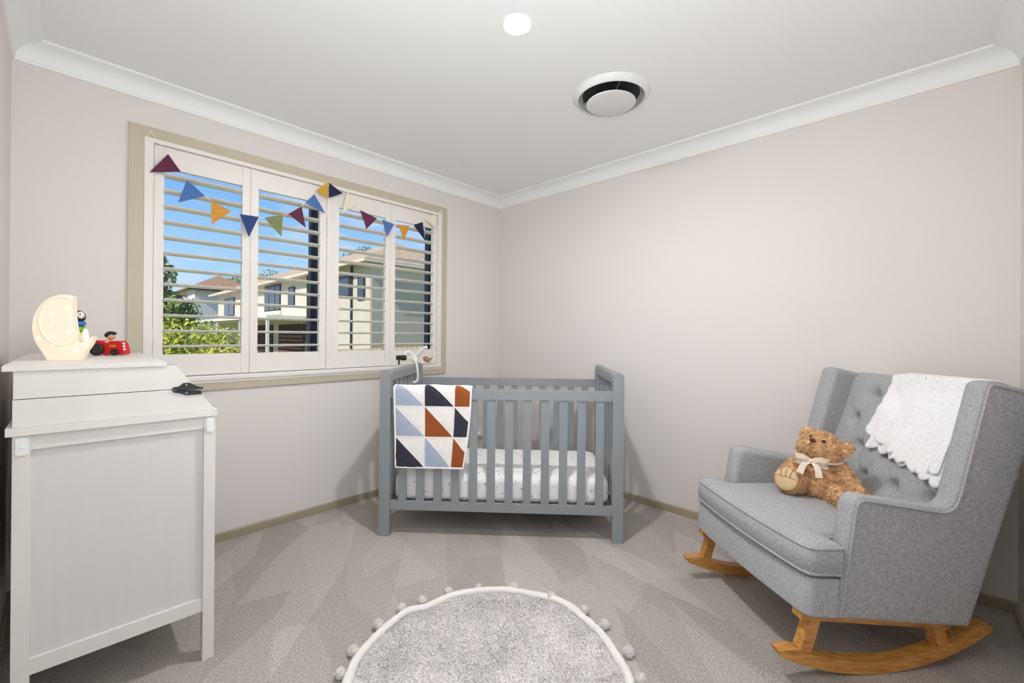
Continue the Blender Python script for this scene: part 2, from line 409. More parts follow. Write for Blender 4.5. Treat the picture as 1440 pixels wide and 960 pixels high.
# ------------------------------------------------------------------ bunting
def flagmat(n, c): return mat('flag_' + n, c, .85, var=.12, vscale=60, bump=.1, bscale=600)
FM = {'plum': flagmat('plum', (96, 36, 66)), 'blue': flagmat('blue', (74, 112, 172)), 'ochre': flagmat('ochre', (206, 146, 62)), 'navy': flagmat('navy', (40, 66, 118)),
      'olive': flagmat('olive', (124, 132, 88)), 'mustard': flagmat('mustard', (208, 160, 44)), 'midnight': flagmat('midnight', (24, 30, 58)), 'cream': flagmat('cream', (228, 222, 202))}
flags = [('plum', (-2.466, 2.106), (-2.412, 2.028), (-2.539, 1.992)), ('blue', (-2.387, 1.993), (-2.305, 1.926), (-2.423, 1.863)), ('ochre', (-2.278, 1.908), (-2.183, 1.870), (-2.274, 1.775)),
         ('navy', (-2.141, 1.862), (-2.042, 1.866), (-2.093, 1.739)), ('olive', (-2.011, 1.868), (-1.909, 1.907), (-1.916, 1.770)), ('plum', (-1.880, 1.917), (-1.801, 1.983), (-1.773, 1.853)),
         ('blue', (-1.779, 2.011), (-1.722, 2.079), (-1.652, 1.969)), ('mustard', (-1.706, 2.112), (-1.636, 2.178), (-1.640, 2.068)), ('midnight', (-1.628, 2.178), (-1.534, 2.130), (-1.627, 2.079)),
         ('cream', (-1.505, 2.150), (-1.440, 2.082), (-1.537, 1.990)), ('plum', (-1.411, 2.045), (-1.280, 2.012), (-1.361, 1.920)), ('blue', (-1.241, 2.010), (-1.141, 1.998), (-1.199, 1.892)),
         ('ochre', (-1.105, 1.999), (-1.006, 2.013), (-1.055, 1.885)), ('midnight', (-.975, 2.024), (-.890, 2.063), (-.868, 1.921)), ('cream', (-.860, 2.090), (-.770, 2.150), (-.760, 2.03))]
bt = empty('bunting', (-1.6, -.03, 2.1)); tag(bt, 'string of small triangular fabric flags strung in two swags across the window top', 'bunting')
cordp = [(-2.535, -.0275, 2.200), (-2.50, -.028, 2.150)]
for n, p, q, t in flags: cordp += [(p[0], -.028, p[1]), (q[0], -.028, q[1])]
cordp += [(-.705, -.0275, 2.195)]
bm = nb(); tube(bm, smoothpts(cordp, 3), .0016, 6); rel(build('cord', bm, M_cord), bt)
bm = nb(); ball(bm, (-2.535, -.025, 2.200), .006, u=8, v=6); tube(bm, [(-2.535, -.028, 2.200), (-2.548, -.026, 2.168), (-2.54, -.026, 2.15)], .0016, 5); rel(build('knot', bm, M_cord), bt)
bm = nb(); ball(bm, (-.705, -.025, 2.195), .006, u=8, v=6); tube(bm, [(-.705, -.028, 2.195), (-.722, -.026, 2.165)], .003, 5); rel(build('knot', bm, M_cord), bt)
def tri_sheet(bm, a, b, c, n, y, th):
    """a softly waved triangular pennant with thickness"""
    a, b, c = (Vector((p[0], y, p[1])) for p in (a, b, c)); ph = R.uniform(0, 6)
    def P(i, j, side):
        u = i / n; v = j / n; p = a * (1 - u - v) + b * u + c * v
        return p + Vector((0, -.004 * sin(ph + v * 3.5) * v - .003 * sin(ph + u * 5) * v + side * th, 0))
    for s in (0, 1):
        V = {(i, j): bm.verts.new(P(i, j, s)) for i in range(n + 1) for j in range(n + 1 - i)}
        for i in range(n):
            for j in range(n - i):
                bm.faces.new((V[i, j], V[i + 1, j], V[i, j + 1]))
                if i + j < n - 1: bm.faces.new((V[i + 1, j], V[i + 1, j + 1], V[i, j + 1]))
        if s == 0: V0 = V
    bd = [(i, 0) for i in range(n)] + [(n - k, k) for k in range(n)] + [(0, n - k) for k in range(n)]
    for k in range(len(bd)): bm.faces.new((V0[bd[k]], V0[bd[(k + 1) % len(bd)]], V[bd[(k + 1) % len(bd)]], V[bd[k]]))
nice = {'plum': 'plum', 'blue': 'mid-blue', 'ochre': 'ochre', 'navy': 'navy', 'olive': 'olive green', 'mustard': 'mustard yellow', 'midnight': 'dark midnight blue', 'cream': 'pale cream'}
for k, (n, p, q, t) in enumerate(flags):
    bm = nb(); tri_sheet(bm, p, q, t, 6, -.033 - .002 * (k % 2), .0016); rel(build('flag', bm, FM[n], smooth=60, label=nice[n] + ' flag'), bt)

# ------------------------------------------------------------------ ceiling fittings
dl = empty('ceiling_downlight', (-1.57, -1.67, H)); tag(dl, 'round glowing recessed downlight in the middle of the ceiling', 'downlight')
bm = nb(); lathe(bm, [(.046, -.001), (.047, -.004), (.056, -.005), (.062, -.002), (.062, .0)], 40); build('trim_ring', bm, M_plast, dl)
M_lens = mat('lamp_lens', (255, 250, 240), emit=(250, 250, 252), estr=DOWNLIGHT_STRENGTH)
bm = nb(); lathe(bm, [(0, -.007), (.02, -.0065), (.036, -.005), (.046, -.002), (.046, -.0005), (0, -.0005)], 32); build('lens', bm, M_lens, dl, label='glowing lens')
M_vent = mat('vent_white', (220, 220, 218), .5)
vt = empty('ceiling_vent', (-.857, -1.683, H)); tag(vt, 'round white ceiling air vent with a flat centre disc', 'vent')
bm = nb(); lathe(bm, [(.168, -.004), (.168, -.024), (.172, -.028), (.178, -.026), (.198, -.004), (.199, 0), (.168, 0)], 64); build('outer_ring', bm, M_vent, vt)
bm = nb(); lathe(bm, [(.167, -.026), (.150, -.004), (.148, -.003), (.149, -.0015), (.167, -.003)], 64); build('throat', bm, mat('vent_grey', (168, 168, 168), .6), vt, label='grey inner cone')
bm = nb(); lathe(bm, [(0, -.001), (.148, -.001), (.148, -.0025), (0, -.0025)], 48); build('duct_shade_disc', bm, mat('vent_dark', (26, 26, 28), .7), vt, label='dark disc for the shade of the duct')  # flat disc under the solid ceiling, the duct's shade put into its colour
bm = nb(); lathe(bm, [(0, -.052), (.122, -.051), (.127, -.049), (.127, -.046), (.120, -.043), (0, -.042)], 64); build('centre_disc', bm, M_vent, vt)
bm = nb()
for k in range(3):
    a = 2 * pi * k / 3 + 1.9; tube(bm, [(.02 * cos(a), .02 * sin(a), -.042), (.155 * cos(a), .155 * sin(a), -.010)], .004, 6)
build('bracket', bm, M_metal, vt)

# wall plug seen between the slats
ws = empty('wall_socket', (-.245, -.001, .300)); tag(ws, 'white wall socket low on the window wall behind the crib', 'socket')
build('plate', bx(-.058, .058, -.009, 0, -.036, .036), M_plast, ws, bevel=.003)
bm = nb(); lathe(bm, [(0, .04), (.018, .038), (.022, .03), (.022, .0), (0, 0)], 20, M=Matrix.Rotation(radians(90), 3, 'X'), c=(-.022, -.009, -.004)); build('plug', bm, M_plast, ws)
bm = nb(); box(bm, .015, .024, -.012, -.009, .006, .018); build('switch', bm, M_plast, ws, bevel=.001)

# ------------------------------------------------------------------ chest with the sloping desk top
CH = empty('chest', (-2.451, -1.010, 0), radians(-1.0)); tag(CH, 'white painted wooden chest with sloping lid by the left wall', 'chest')
CL = .93
def cpart(n, bm, m=M_chest, **k): return build(n, bm, m, CH, **({'bevel': .0025} | k))
for x0, x1 in ((-.038, -.004), (-.490, -.454)):
    for y0, y1 in ((0, .045), (CL - .045, CL)): cpart('leg', bx(x0, x1, y0, y1, 0, .879))
for y0 in (.006, CL - .030):
    cpart('top_rail', bx(-.454, -.038, y0, y0 + .024, .834, .879)); cpart('bottom_rail', bx(-.454, -.038, y0, y0 + .024, .176, .222))
    cpart('side_panel', bx(-.455, -.037, y0 + .010, y0 + .020, .220, .836), M_chestp, bevel=0)
cpart('back_panel', bx(-.484, -.472, .046, CL - .046, .18, .878), M_chestp, bevel=0)
cpart('bottom_board', bx(-.452, -.04, .034, CL - .034, .19, .206), bevel=0)
for k in range(3):
    z0 = .214 + k * .222
    d = cpart('drawer_front', bx(-.022, -.002, .048, CL - .048, z0, z0 + .214))
    for yy in (.25, CL - .25):
        bm = nb(); ball(bm, (.012, yy, z0 + .107), .014, u=12, v=8); tube(bm, [(-.003, yy, z0 + .107), (.01, yy, z0 + .107)], .006, 8); build('knob', bm, M_iron, d)
cpart('ledge', bx(-.503, .000, -.008, CL + .006, .879, .902), bevel=.004)
def slope(z): return -.008 - (z - .902) * .113 / .164
cpart('lower_side_board', (lambda b: (prism(b, [(-.490, .9025), (slope(.9025), .9025), (slope(.9815), .9815), (-.490, .9815)], 0, .02), b)[1])(nb()))
cpart('lid_side_board', (lambda b: (prism(b, [(-.489, .984), (slope(.984), .984), (slope(1.064), 1.064), (-.489, 1.064)], 0, .02), b)[1])(nb()))
cpart('far_side_board', (lambda b: (prism(b, [(-.490, .9025), (slope(.9025), .9025), (slope(1.064), 1.064), (-.489, 1.064)], CL - .02, CL), b)[1])(nb()))
cpart('desk_back', bx(-.488, -.474, .0205, CL - .0205, .9025, 1.0635))
nx, nz = .164, .113; nl = sqrt(nx * nx + nz * nz); nx /= nl; nz /= nl
def lidboard(z0, z1):
    bm = nb(); a = (slope(z0), z0); b = (slope(z1), z1); prism(bm, [a, b, (b[0] - nx * .016, b[1] - nz * .016), (a[0] - nx * .016, a[1] - nz * .016)], .0205, CL - .0205); return bm
cpart('sloping_lid', lidboard(.990, 1.062)); cpart('lower_lid', lidboard(.915, .982))
cpart('top_shelf', bx(-.510, -.146, -.006, CL + .006, 1.0645, 1.0795), bevel=.004)
# black iron strap hinge across the seam
bm = nb()
up = [(-.132, .9835), (-.128, .990), (-.112, .992), (-.100, 1.003), (-.082, 1.003), (-.066, .992), (-.050, .985)]
lo = [(-.050, .974), (-.046, .960), (-.092, .960), (-.108, .968), (-.126, .972), (-.132, .9805)]
prism(bm, up, -.0045, -.0005); prism(bm, lo, -.0045, -.0005); tube(bm, [(-.118, -.006, .9818), (-.044, -.006, .9818)], .0032, 8)
hg = build('hinge', bm, M_iron, CH, label='black iron hinge')
bm = nb()
for p in ((-.091, .995), (-.091, .967)): ball(bm, (p[0], -.0045, p[1]), (.0042, .002, .0042), u=10, v=6)
build('screw', bm, M_metal, hg)
for x0 in (-.471, -.021):
    bm = nb(); w = .013 if x0 < -.1 else .011
    prism(bm, rpoly([(x0 - w, .822), (x0 + w, .822), (x0 + w, .873), (x0 - w, .873)], .008), -.006, -.0005); b_ = cpart('corner_bracket', bm, M_plast, bevel=.0015)
    bm = nb(); ball(bm, (x0, -.006, .846), (.004, .0025, .004), u=8, v=6); build('screw', bm, M_plast, b_)

# ------------------------------------------------------------------ things on the chest
SH = 1.0797
def facing(loc, yaw=0):
    """frame parallel to the room diagonal: x to the right, y away from the door"""
    return empty, Matrix.Translation(loc) @ Matrix.Rotation(atan2(r0.y, r0.x) + yaw, 4, 'Z')
ml = empty('moon_lamp', mw=Matrix.Translation((-2.831, -.690, SH)) @ Matrix.Rotation(radians(-16), 4, 'Z')); tag(ml, 'glowing cream crescent moon night light standing on the white chest', 'lamp')
k_ = 1 / 8 / 470
def mo(x, y): return ((x - 485) / 8 / 575, (851 - y) / 8 / 397)
M_moon = mat('moon_glow', (246, 232, 212), .45, emit=(255, 228, 190), estr=.11)
out = [mo(480 + 362 * cos(a), 490 - 362 * sin(a)) for a in [radians(x) for x in range(76, 222, 6)]]
out += [mo(290, 850), mo(680, 850)] + [mo(480 + 362 * cos(a), 490 - 362 * sin(a)) for a in [radians(x) for x in range(-44, -15, 6)]]
out += [mo(832, 590)] + [tuple(p[:2]) for p in smoothpts([mo(810, 590) + (0,), mo(750, 635) + (0,), mo(655, 657) + (0,), mo(625, 590) + (0,), mo(598, 500) + (0,), mo(582, 400) + (0,), mo(577, 260) + (0,), mo(575, 135) + (0,)], 4)]
bm = nb(); prism(bm, out, -.022, .022); build('moon_body', bm, M_moon, ml, bevel=.006, segs=3)
bm = nb(); tube(bm, [(p[0], -.0222, p[1]) for p in [mo(455 + 262 * cos(a), 420 - 262 * sin(a)) for a in [radians(x) for x in range(65, 322, 6)]]], .0035, 8); build('raised_ring', bm, M_moon, ml)
M_star = mat('star_glow', (255, 250, 225), emit=(255, 244, 205), estr=1.3)
def star(bm, cx, cz, r, y0, y1):
    prism(bm, [(cx + (r if k % 2 == 0 else r * .45) * sin(k * pi / 5), cz + (r if k % 2 == 0 else r * .45) * cos(k * pi / 5)) for k in range(10)], y0, y1)
for x, y, r in ((340, 352, 22), (510, 286, 14), (542, 420, 10), (323, 480, 12), (523, 540, 20), (362, 588, 17), (200, 614, 17), (718, 684, 20), (625, 756, 24), (476, 720, 9), (345, 690, 9)):
    bm = nb(); c = mo(x, y); star(bm, c[0], c[1], r * k_ * 1.1, -.0245, -.021); build('star', bm, M_star, ml)
bm = nb(); c = mo(706, 640); lathe(bm, [(0, 0), (.0105, .0), (.0115, .010), (.0095, .026), (.006, .040), (.003, .045), (0, .046)], 18, c=(c[0], -.004, c[1] - .001)); build('seated_figure', bm, mat('porcelain', (244, 240, 236), .35), ml, label='small white seated figure')
M_pen = mat('penguin_black', (34, 33, 36), .4); M_blue = mat('ring_blue', (48, 108, 190), .35); M_grn = mat('ring_green', (126, 176, 60), .35); M_yel = mat('ring_yellow', (226, 196, 50), .35)
M_drk = mat('toy_dark_green', (28, 90, 60), .4)
pg = empty('stacking_penguin', mw=Matrix.Translation((-2.808, -.520, SH)) @ Matrix.Rotation(radians(-20), 4, 'Z')); tag(pg, 'penguin-headed stacking ring toy standing behind the moon lamp', 'toy')
px_ = 1 / 370.0
def pen(y): return max(0, 503.2 - y) * px_
def ringp(y0, y1, r):
    z0, z1 = pen(y0), pen(y1); h = (z1 - z0) / 2; bm = nb(); pr = [(0, z0)]
    for k in range(9):
        a = -pi / 2 + pi * k / 8; pr.append((r - h + h * cos(a), (z0 + z1) / 2 + h * sin(a)))
    pr.append((0, z1)); lathe(bm, pr, 28); return bm
build('base_ring', ringp(508, 492, .036), M_yel, pg, label='yellow ring')
build('lower_ring', ringp(492, 480, .041), M_yel, pg, label='yellow ring'); build('lower_ring', ringp(480, 466.5, .038), M_yel, pg, label='yellow ring')
build('middle_ring', ringp(466.5, 459.3, .0325), M_grn, pg, label='green ring'); build('spacer', ringp(459.3, 458.2, .026), M_drk, pg, label='dark green spacer'); build('upper_ring', ringp(458.2, 451.6, .031), M_blue, pg, label='blue ring')
bm = nb(); hz = pen(451.6); lathe(bm, [(0, hz), (.022, hz), (.0285, hz + .007), (.030, hz + .017), (.026, hz + .031), (.016, hz + .040), (0, hz + .043)], 28); hd = build('head', bm, M_pen, pg, label='black penguin head')
bm = nb(); ball(bm, (.019, -.014, hz + .022), (.0105, .012, .014), M=Matrix.Rotation(-.5, 3, 'Z')); build('face_patch', bm, M_plast, hd, label='white face patch')
bm = nb(); ball(bm, (.0225, -.0255, hz + .026), .0024, u=8, v=6); build('eye', bm, M_pen, hd)
bm = nb(); lathe(bm, [(.004, 0), (.0, .008)], 10, c=(.028, -.016, hz + .016), M=Matrix.Rotation(radians(80), 3, 'Y')); build('beak', bm, mat('beak', (230, 150, 50)), hd)

tr = empty('toy_tractor', mw=Matrix.Translation((-2.698, -.3756, SH)) @ Matrix.Rotation(radians(-36), 4, 'Z')); tag(tr, 'small red toy tractor with a black haired driver on the white chest', 'toy')
q_ = 1 / 10.64 / 345
def tp(x, y): return ((x - 690) / 10.64 / 378, (826 - y) / 10.64 / 333)
M_red = mat('toy_red', (214, 30, 34), .3); M_tyre = mat('toy_tyre', (36, 34, 34), .5); M_skin = mat('toy_skin', (222, 168, 116), .4)
pts = [tp(*p) for p in ((490, 700), (500, 620), (530, 600), (600, 608), (620, 632), (700, 640), (716, 612), (850, 605), (893, 640), (925, 760), (935, 790), (900, 815), (640, 812), (600, 740))]
bm = nb(); prism(bm, pts, -.022, .022); build('body', bm, M_red, tr, bevel=.005, segs=3)
def wheel(cx, cy, rr, y0, w, n):
    c = tp(cx, cy); r = rr * q_; bm = nb()
    lathe(bm, [(r * .5, 0), (r * .55, -.002), (r * .9, -.002), (r, w * .15), (r, w * .85), (r * .9, w), (0, w)], 28, M=Matrix.Rotation(radians(-90), 3, 'X'), c=(c[0], y0, c[1]))
    o = build(n, bm, M_tyre, tr); bm = nb(); lathe(bm, [(0, 0), (r * .5, 0), (r * .5, .003), (0, .003)], 20, M=Matrix.Rotation(radians(-90), 3, 'X'), c=(c[0], y0 + .0005, c[1])); h = build('hub', bm, mat('hub_grey', (70, 62, 60), .5), o)
    bm = nb(); ball(bm, (c[0], y0, c[1]), r * .22, u=10, v=6); build('axle_cap', bm, M_tyre, o)
wheel(555, 738, 92, -.036, .014, 'rear_wheel'); wheel(810, 775, 50, -.031, .012, 'front_wheel'); wheel(555, 738, 92, .023, .014, 'rear_wheel'); wheel(810, 775, 50, .020, .012, 'front_wheel')
bm = nb(); c = tp(655, 625); lathe(bm, [(.0, -.006), (.014, -.004), (.012, .006), (.006, .012), (0, .013)], 18, c=(c[0], 0, c[1])); dv = build('driver_body', bm, mat('toy_pink', (236, 196, 186), .4), tr, label='driver in pale shirt')
bm = nb(); c = tp(700, 545); ball(bm, (c[0], -.002, c[1] - .001), (.0135, .013, .0125)); ball(bm, (c[0] + .012, -.004, c[1] - .002), .0028, u=8, v=6); hd = build('driver_head', bm, M_skin, tr)
bm = nb(); c = tp(675, 510); ball(bm, (c[0] - .002, .001, c[1] - .001), (.0190, .0155, .0135), M=Matrix.Rotation(radians(-24), 3, 'Y')); ball(bm, (c[0] + .016, -.002, c[1] + .004), (.008, .011, .007)); build('driver_hair', bm, M_tyre, hd, label='black hair')
bm = nb()
for x in (735, 770, 803): c = tp(x, 684); star(bm, c[0], c[1], .0045, -.0232, -.0215)
build('star_sticker', bm, M_yel, tr, label='row of yellow stars')
bm = nb()
for x, y in ((908, 650), (912, 690), (918, 735)): c = tp(x, y); ball(bm, (c[0], -.012, c[1]), (.005, .007, .005), u=10, v=6)
build('grille', bm, M_plast, tr, label='white grille and lamps')

# ------------------------------------------------------------------ crib
CR = Matrix.Translation((-1.096, -1.118, 0)) @ Matrix.Rotation(radians(-49.26), 4, 'Z')
crib = empty('crib', mw=CR); tag(crib, 'grey painted slatted wooden crib standing across the room corner', 'crib')
DEP = .735
def kp(n, bm, **k): return build(n, bm, M_crib, crib, **({'bevel': .003} | k))
def endtop(x0, x1, z0, z1):
    return rpoly([(x0, z0), (x1, z0), (x1, z1), (x0, z1)], [0, 0, .030, .030], 6)
for s in (-1, 1):
    xa, xb = (-.707, -.644) if s < 0 else (.644, .707)
    for y0, y1 in ((0, .045), (DEP - .045, DEP)):
        bm = nb(); prism(bm, endtop(xa, xb, 0, .968), y0, y1); kp('post', bm)
    bm = nb(); prism(bm, endtop(xa + .010, xb - .010, .903, .967), .0455, DEP - .0455); kp('end_top_rail', bm)
    kp('end_bottom_rail', bx(xa + .018, xb - .018, .0455, DEP - .0455, .156, .205))
    for k in range(7):
        yc = .0455 + (DEP - .091) * (k + .5) / 7; kp('slat', bx(xa + .025, xb - .025, yc - .020, yc + .020, .2055, .9025), bevel=.002)
for y0, y1 in ((.006, .032), (DEP - .032, DEP - .006)):
    kp('top_rail', bx(-.6435, .6435, y0, y1, .806, .862)); kp('bottom_rail', bx(-.6435, .6435, y0, y1, .154, .203))
    for k in range(12):
        xc = -.573 + k * .1042; kp('slat', bx(xc - .0235, xc + .0235, y0 + .006, y1 - .006, .2035, .8055), bevel=.002)
bm = nb()
for k in range(9): yc = .08 + k * .072; box(bm, -.640, .640, yc - .03, yc + .03, .172, .188)
kp('mattress_base', bm)
bm = nb()
for s in (-1, 1): prism(bm, [(s * .640, .152), (s * .605, .152), (s * .618, .138), (s * .640, .115)], .012, .026)
kp('corner_brace', bm)
def sheetmat():
    m = mat('printed_sheet', (236, 236, 236),   .9, bump=.3, bscale=7, bdist=.006); nt = m.node_tree; N = nt.nodes; L = nt.links; b = N['Principled BSDF']
    tc = N.new('ShaderNodeTexCoord'); v = N.new('ShaderNodeTexVoronoi'); v.inputs['Scale'].default_value = 20; L.new(tc.outputs['Object'], v.inputs['Vector'])
    n2 = N.new('ShaderNodeTexNoise'); n2.inputs['Scale'].default_value = 90; n2.inputs['Detail'].default_value = 3; L.new(tc.outputs['Object'], n2.inputs['Vector'])
    r1 = N.new('ShaderNodeValToRGB'); r1.color_ramp.elements[0].position = .22; r1.color_ramp.elements[0].color = (1, 1, 1, 1); r1.color_ramp.elements[1].position = .34; r1.color_ramp.elements[1].color = (0, 0, 0, 1); L.new(v.outputs['Distance'], r1.inputs[0])
    r2 = N.new('ShaderNodeValToRGB'); r2.color_ramp.elements[0].position = .52; r2.color_ramp.elements[1].position = .6; L.new(n2.outputs['Fac'], r2.inputs[0])
    mu = N.new('ShaderNodeMath'); mu.operation = 'MULTIPLY'; L.new(r1.outputs[0], mu.inputs[0]); L.new(r2.outputs[0], mu.inputs[1])
    mx = N.new('ShaderNodeMix'); mx.data_type = 'RGBA'; mx.inputs['A'].default_value = srgb((238, 238, 238)); mx.inputs['B'].default_value = srgb((150, 156, 158))
    L.new(mu.outputs[0], mx.inputs['Factor']); L.new(mx.outputs['Result'], b.inputs['Base Color']); return m
def pillow_box(x0, x1, y0, y1, z0, z1, rad, crown=0, n=(40, 24), wob=0.0, seed=0):
    """a soft rounded slab: superellipsoid-like box with crown and slight wrinkles"""
    bm = nb(); bmesh.ops.create_cube(bm, size=2)
    bmesh.ops.subdivide_edges(bm, edges=bm.edges[:], cuts=n[0] // 2, use_grid_fill=True)
    cx, cy, cz = (x0 + x1) / 2, (y0 + y1) / 2, (z0 + z1) / 2; hx, hy, hz = (x1 - x0) / 2, (y1 - y0) / 2, (z1 - z0) / 2
    for v in bm.verts:
        p = Vector((v.co.x * hx, v.co.y * hy, v.co.z * hz)); q = Vector((max(-(hx - rad), min(hx - rad, p.x)), max(-(hy - rad), min(hy - rad, p.y)), max(-(hz - rad), min(hz - rad, p.z))))
        d = p - q
        if d.length > 1e-9: p = q + d.normalized() * rad
        top = v.co.z > .2
        if crown and top: p.z += crown * (1 - v.co.x ** 2) * (1 - v.co.y ** 2)
        if wob: p += (p - q).normalized() * 0 + Vector((noise.noise(p * 9 + Vector((seed, 0, 0))), noise.noise(p * 9 + Vector((0, seed, 3))), noise.noise(p * 9 + Vector((5, 0, seed))))) * wob
        v.co = p + Vector((cx, cy, cz))
    return bm
mt = empty('mattress', mw=CR @ Matrix.Translation((0, .3675, .189))); tag(mt, 'white mattress in a faintly printed fitted sheet inside the crib', 'mattress')
build('fitted_sheet', pillow_box(-.636, .636, -.322, .322, 0, .162, .045, .006, (44, 24), .003, 2), sheetmat(), mt, smooth=80)

# patchwork quilt folded over the front rail
qm = [mat('quilt_white', (238, 234, 230), .9, bump=.5, bscale=26, bdist=.008), mat('quilt_sky', (166, 178, 196), .9, var=.05, bump=.3, bscale=40, bdist=.004), mat('quilt_navy', (50, 48, 62), .9, var=.08, bump=.3, bscale=40, bdist=.004), mat('quilt_rust', (150, 78, 30), .9, var=.08, bump=.3, bscale=40, bdist=.004), mat('quilt_binding', (242, 240, 236), .9)]
ql = empty('quilt', mw=CR @ Matrix.Translation((-.40, 0, .862))); tag(ql, 'triangle patchwork quilt in rust, navy and pale blue hung over the front rail', 'quilt')
def quilt_mesh():
    bm = nb(); B = .1765; n = 8; cols, rows = 3, 6
    W_ = 2 * B + .094; th = .010
    # path over the rail: distance s from the bottom hem upwards along the front, over, then down inside
    def path(s):
        zb = .410 - .862; Lf = .478 - .02                   # straight front drop
        if s < Lf: return Vector((0, -.0135 + .0025 * sin(s * 9), zb + s)), Vector((0, -1, 0))
        a = (s - Lf) / .034
        if a < pi: return Vector((0, .0185 - .032 * cos(a), zb + Lf - .002 + .018 * sin(a))), Vector((0, -cos(a), sin(a)))
        return Vector((0, .0510, zb + Lf - .002 - (s - Lf - .034 * pi))), Vector((0, 1, 0))
    def pos(x, s, lay):
        p, nn = path(s); fx = x / W_
        xx = -.216 + x * (1 - .12 * max(0, 1 - s / .45) ** 1.5 * fx) + .012 * max(0, 1 - s / .45)
        fu = (x % B) / B; fv = (s % B) / B
        puff = .0045 * (max(0, sin(pi * fu) * sin(pi * fv)) ** .5) - .002 * max(0, 1 - abs(fu - (1 - fv)) * 12) + .0028 * noise.noise(Vector((x * 22, s * 22, 0))) + .004 * noise.noise(Vector((x * 7, s * 6, 3)))
        if fx > .93: puff -= .006 * ((fx - .93) / .07) ** 2
        return Vector((xx, 0, 0)) + p + nn * (puff if lay else -.006) + Vector((0, -.004 * lay * max(0, .45 - s) * (1 + sin(x * 14)), 0))
    S = B * 4.35; ns = int(S / B * n); nx_ = int(round(W_ / B * n))
    layout = {0: [2, 1, 3], 1: [1, 3, 2], 2: [1, 2, 3], 3: [3, 2, 1], 4: [2, 1, 3]}
    hx = W_ / nx_
    G = {}
    for lay in (1, 0):
        for i in range(nx_ + 1):
            for j in range(ns + 1): G[i, j, lay] = bm.verts.new(pos(i * B / n if i < nx_ else W_, j * B / n, lay))
    for i in range(nx_):
        for j in range(ns):
            cx, cy = i // n, j // n; lx, ly = i % n, j % n; c = layout[min(cy, 4)][min(cx, 2)]
            a, b, d, e = G[i, j, 1], G[i + 1, j, 1], G[i + 1, j + 1, 1], G[i, j + 1, 1]
            # block diagonal runs from the top left to the bottom right: lower left is coloured
            f1 = bm.faces.new((a, b, e)); f2 = bm.faces.new((b, d, e))
            f1.material_index = c if lx + ly <= n - 1 else 0; f2.material_index = c if lx + ly < n - 1 else 0
            f = bm.faces.new((G[i, j, 0], G[i, j + 1, 0], G[i + 1, j + 1, 0], G[i + 1, j, 0])); f.material_index = 0
    bd = [(i, 0) for i in range(nx_)] + [(nx_, j) for j in range(ns)] + [(nx_ - i, ns) for i in range(nx_)] + [(0, ns - j) for j in range(ns)]
    for k in range(len(bd)):
        p, q = bd[k], bd[(k + 1) % len(bd)]; f = bm.faces.new((G[p[0], p[1], 1], G[q[0], q[1], 1], G[q[0], q[1], 0], G[p[0], p[1], 0])); f.material_index = 4
    edge = [(G[p[0], p[1], 1].co + G[p[0], p[1], 0].co) / 2 for p in bd]
    seams = []
    for k in (1, 2): seams.append([G[k * n, j, 1].co.copy() for j in range(ns + 1)])
    for k in (1, 2, 3): seams.append([G[i, k * n, 1].co.copy() for i in range(nx_ + 1)])
    return bm, edge, seams
qb, qe, qs = quilt_mesh()
build('patchwork', qb, qm, ql, smooth=70)
bm = nb(); tube(bm, qe, .0065, 8, closed=True); build('binding', bm, qm[4], ql, smooth=80)
bm = nb()
for s in qs: tube(bm, s, .0028, 6)
build('seam_piping', bm, qm[4], ql, smooth=80)

# white accessory with a black clip hooked over the far left post
ac = empty('crib_accessory', mw=CR @ Matrix.Translation((-.676, .60, .968))); tag(ac, 'white looped cot accessory with black clip on the far left crib post', 'cot accessory')
bm = nb(); ball(bm, (.0, .045, .035), (.026, .024, .034)); build('holder', bm, M_plast, ac)
bm = nb(); tube(bm, smoothpts([(.0, .05, .04), (.030, .030, .072), (.062, .020, .105), (.092, .01, .122)], 5), .012, 10, taper=[1.3 - .02 * k for k in range(16)]); build('arm', bm, M_plast, ac)
bm = nb(); tube(bm, smoothpts([(-.012, .05, .05), (-.040, .03, .082), (-.060, .005, .080), (-.064, -.01, .06)], 5), .008, 10); build('arm', bm, M_plast, ac)
bm = nb(); tube(bm, smoothpts([(-.005, .01, .03), (.022, -.014, .010), (.036, -.022, -.055), (.036, -.024, -.110), (.016, -.034, -.132), (-.006, -.030, -.120)], 6), .0085, 8); build('strap', bm, mat('strap_cream', (228, 226, 214), .6), ac, label='cream looped strap')
bm = nb(); lathe(bm, [(0, -.035), (.017, -.035), (.017, -.008), (.012, -.006), (.014, -.004), (.019, .0), (.019, .030), (.015, .033), (0, .033)], 20, M=Matrix.Rotation(radians(90), 3, 'Y'), c=(-.062, -.085, .047)); cl = build('clip', bm, M_pen, ac, label='black clip')
bm = nb(); tube(bm, [(-.08, -.085, .034), (-.08, -.085, -.001)], .0065, 10); build('stem', bm, M_pen, cl)
bm = nb(); tube(bm, [(-.03, -.06, .045), (-.005, .03, .04)], .008, 8); build('link', bm, M_plast, ac)
bm = nb(); ball(bm, (.085, .045, .030), (.030, .012, .020), M=Matrix.Rotation(.5, 3, 'Y')); lathe(bm, [(.012, 0), (0, .036)], 12, c=(.105, .045, .030), M=Matrix.Rotation(radians(60), 3, 'Y')); build('wooden_bird', bm, mat('bird_wood', (158, 124, 92), .6, var=.1), ac, label='small wooden bird')

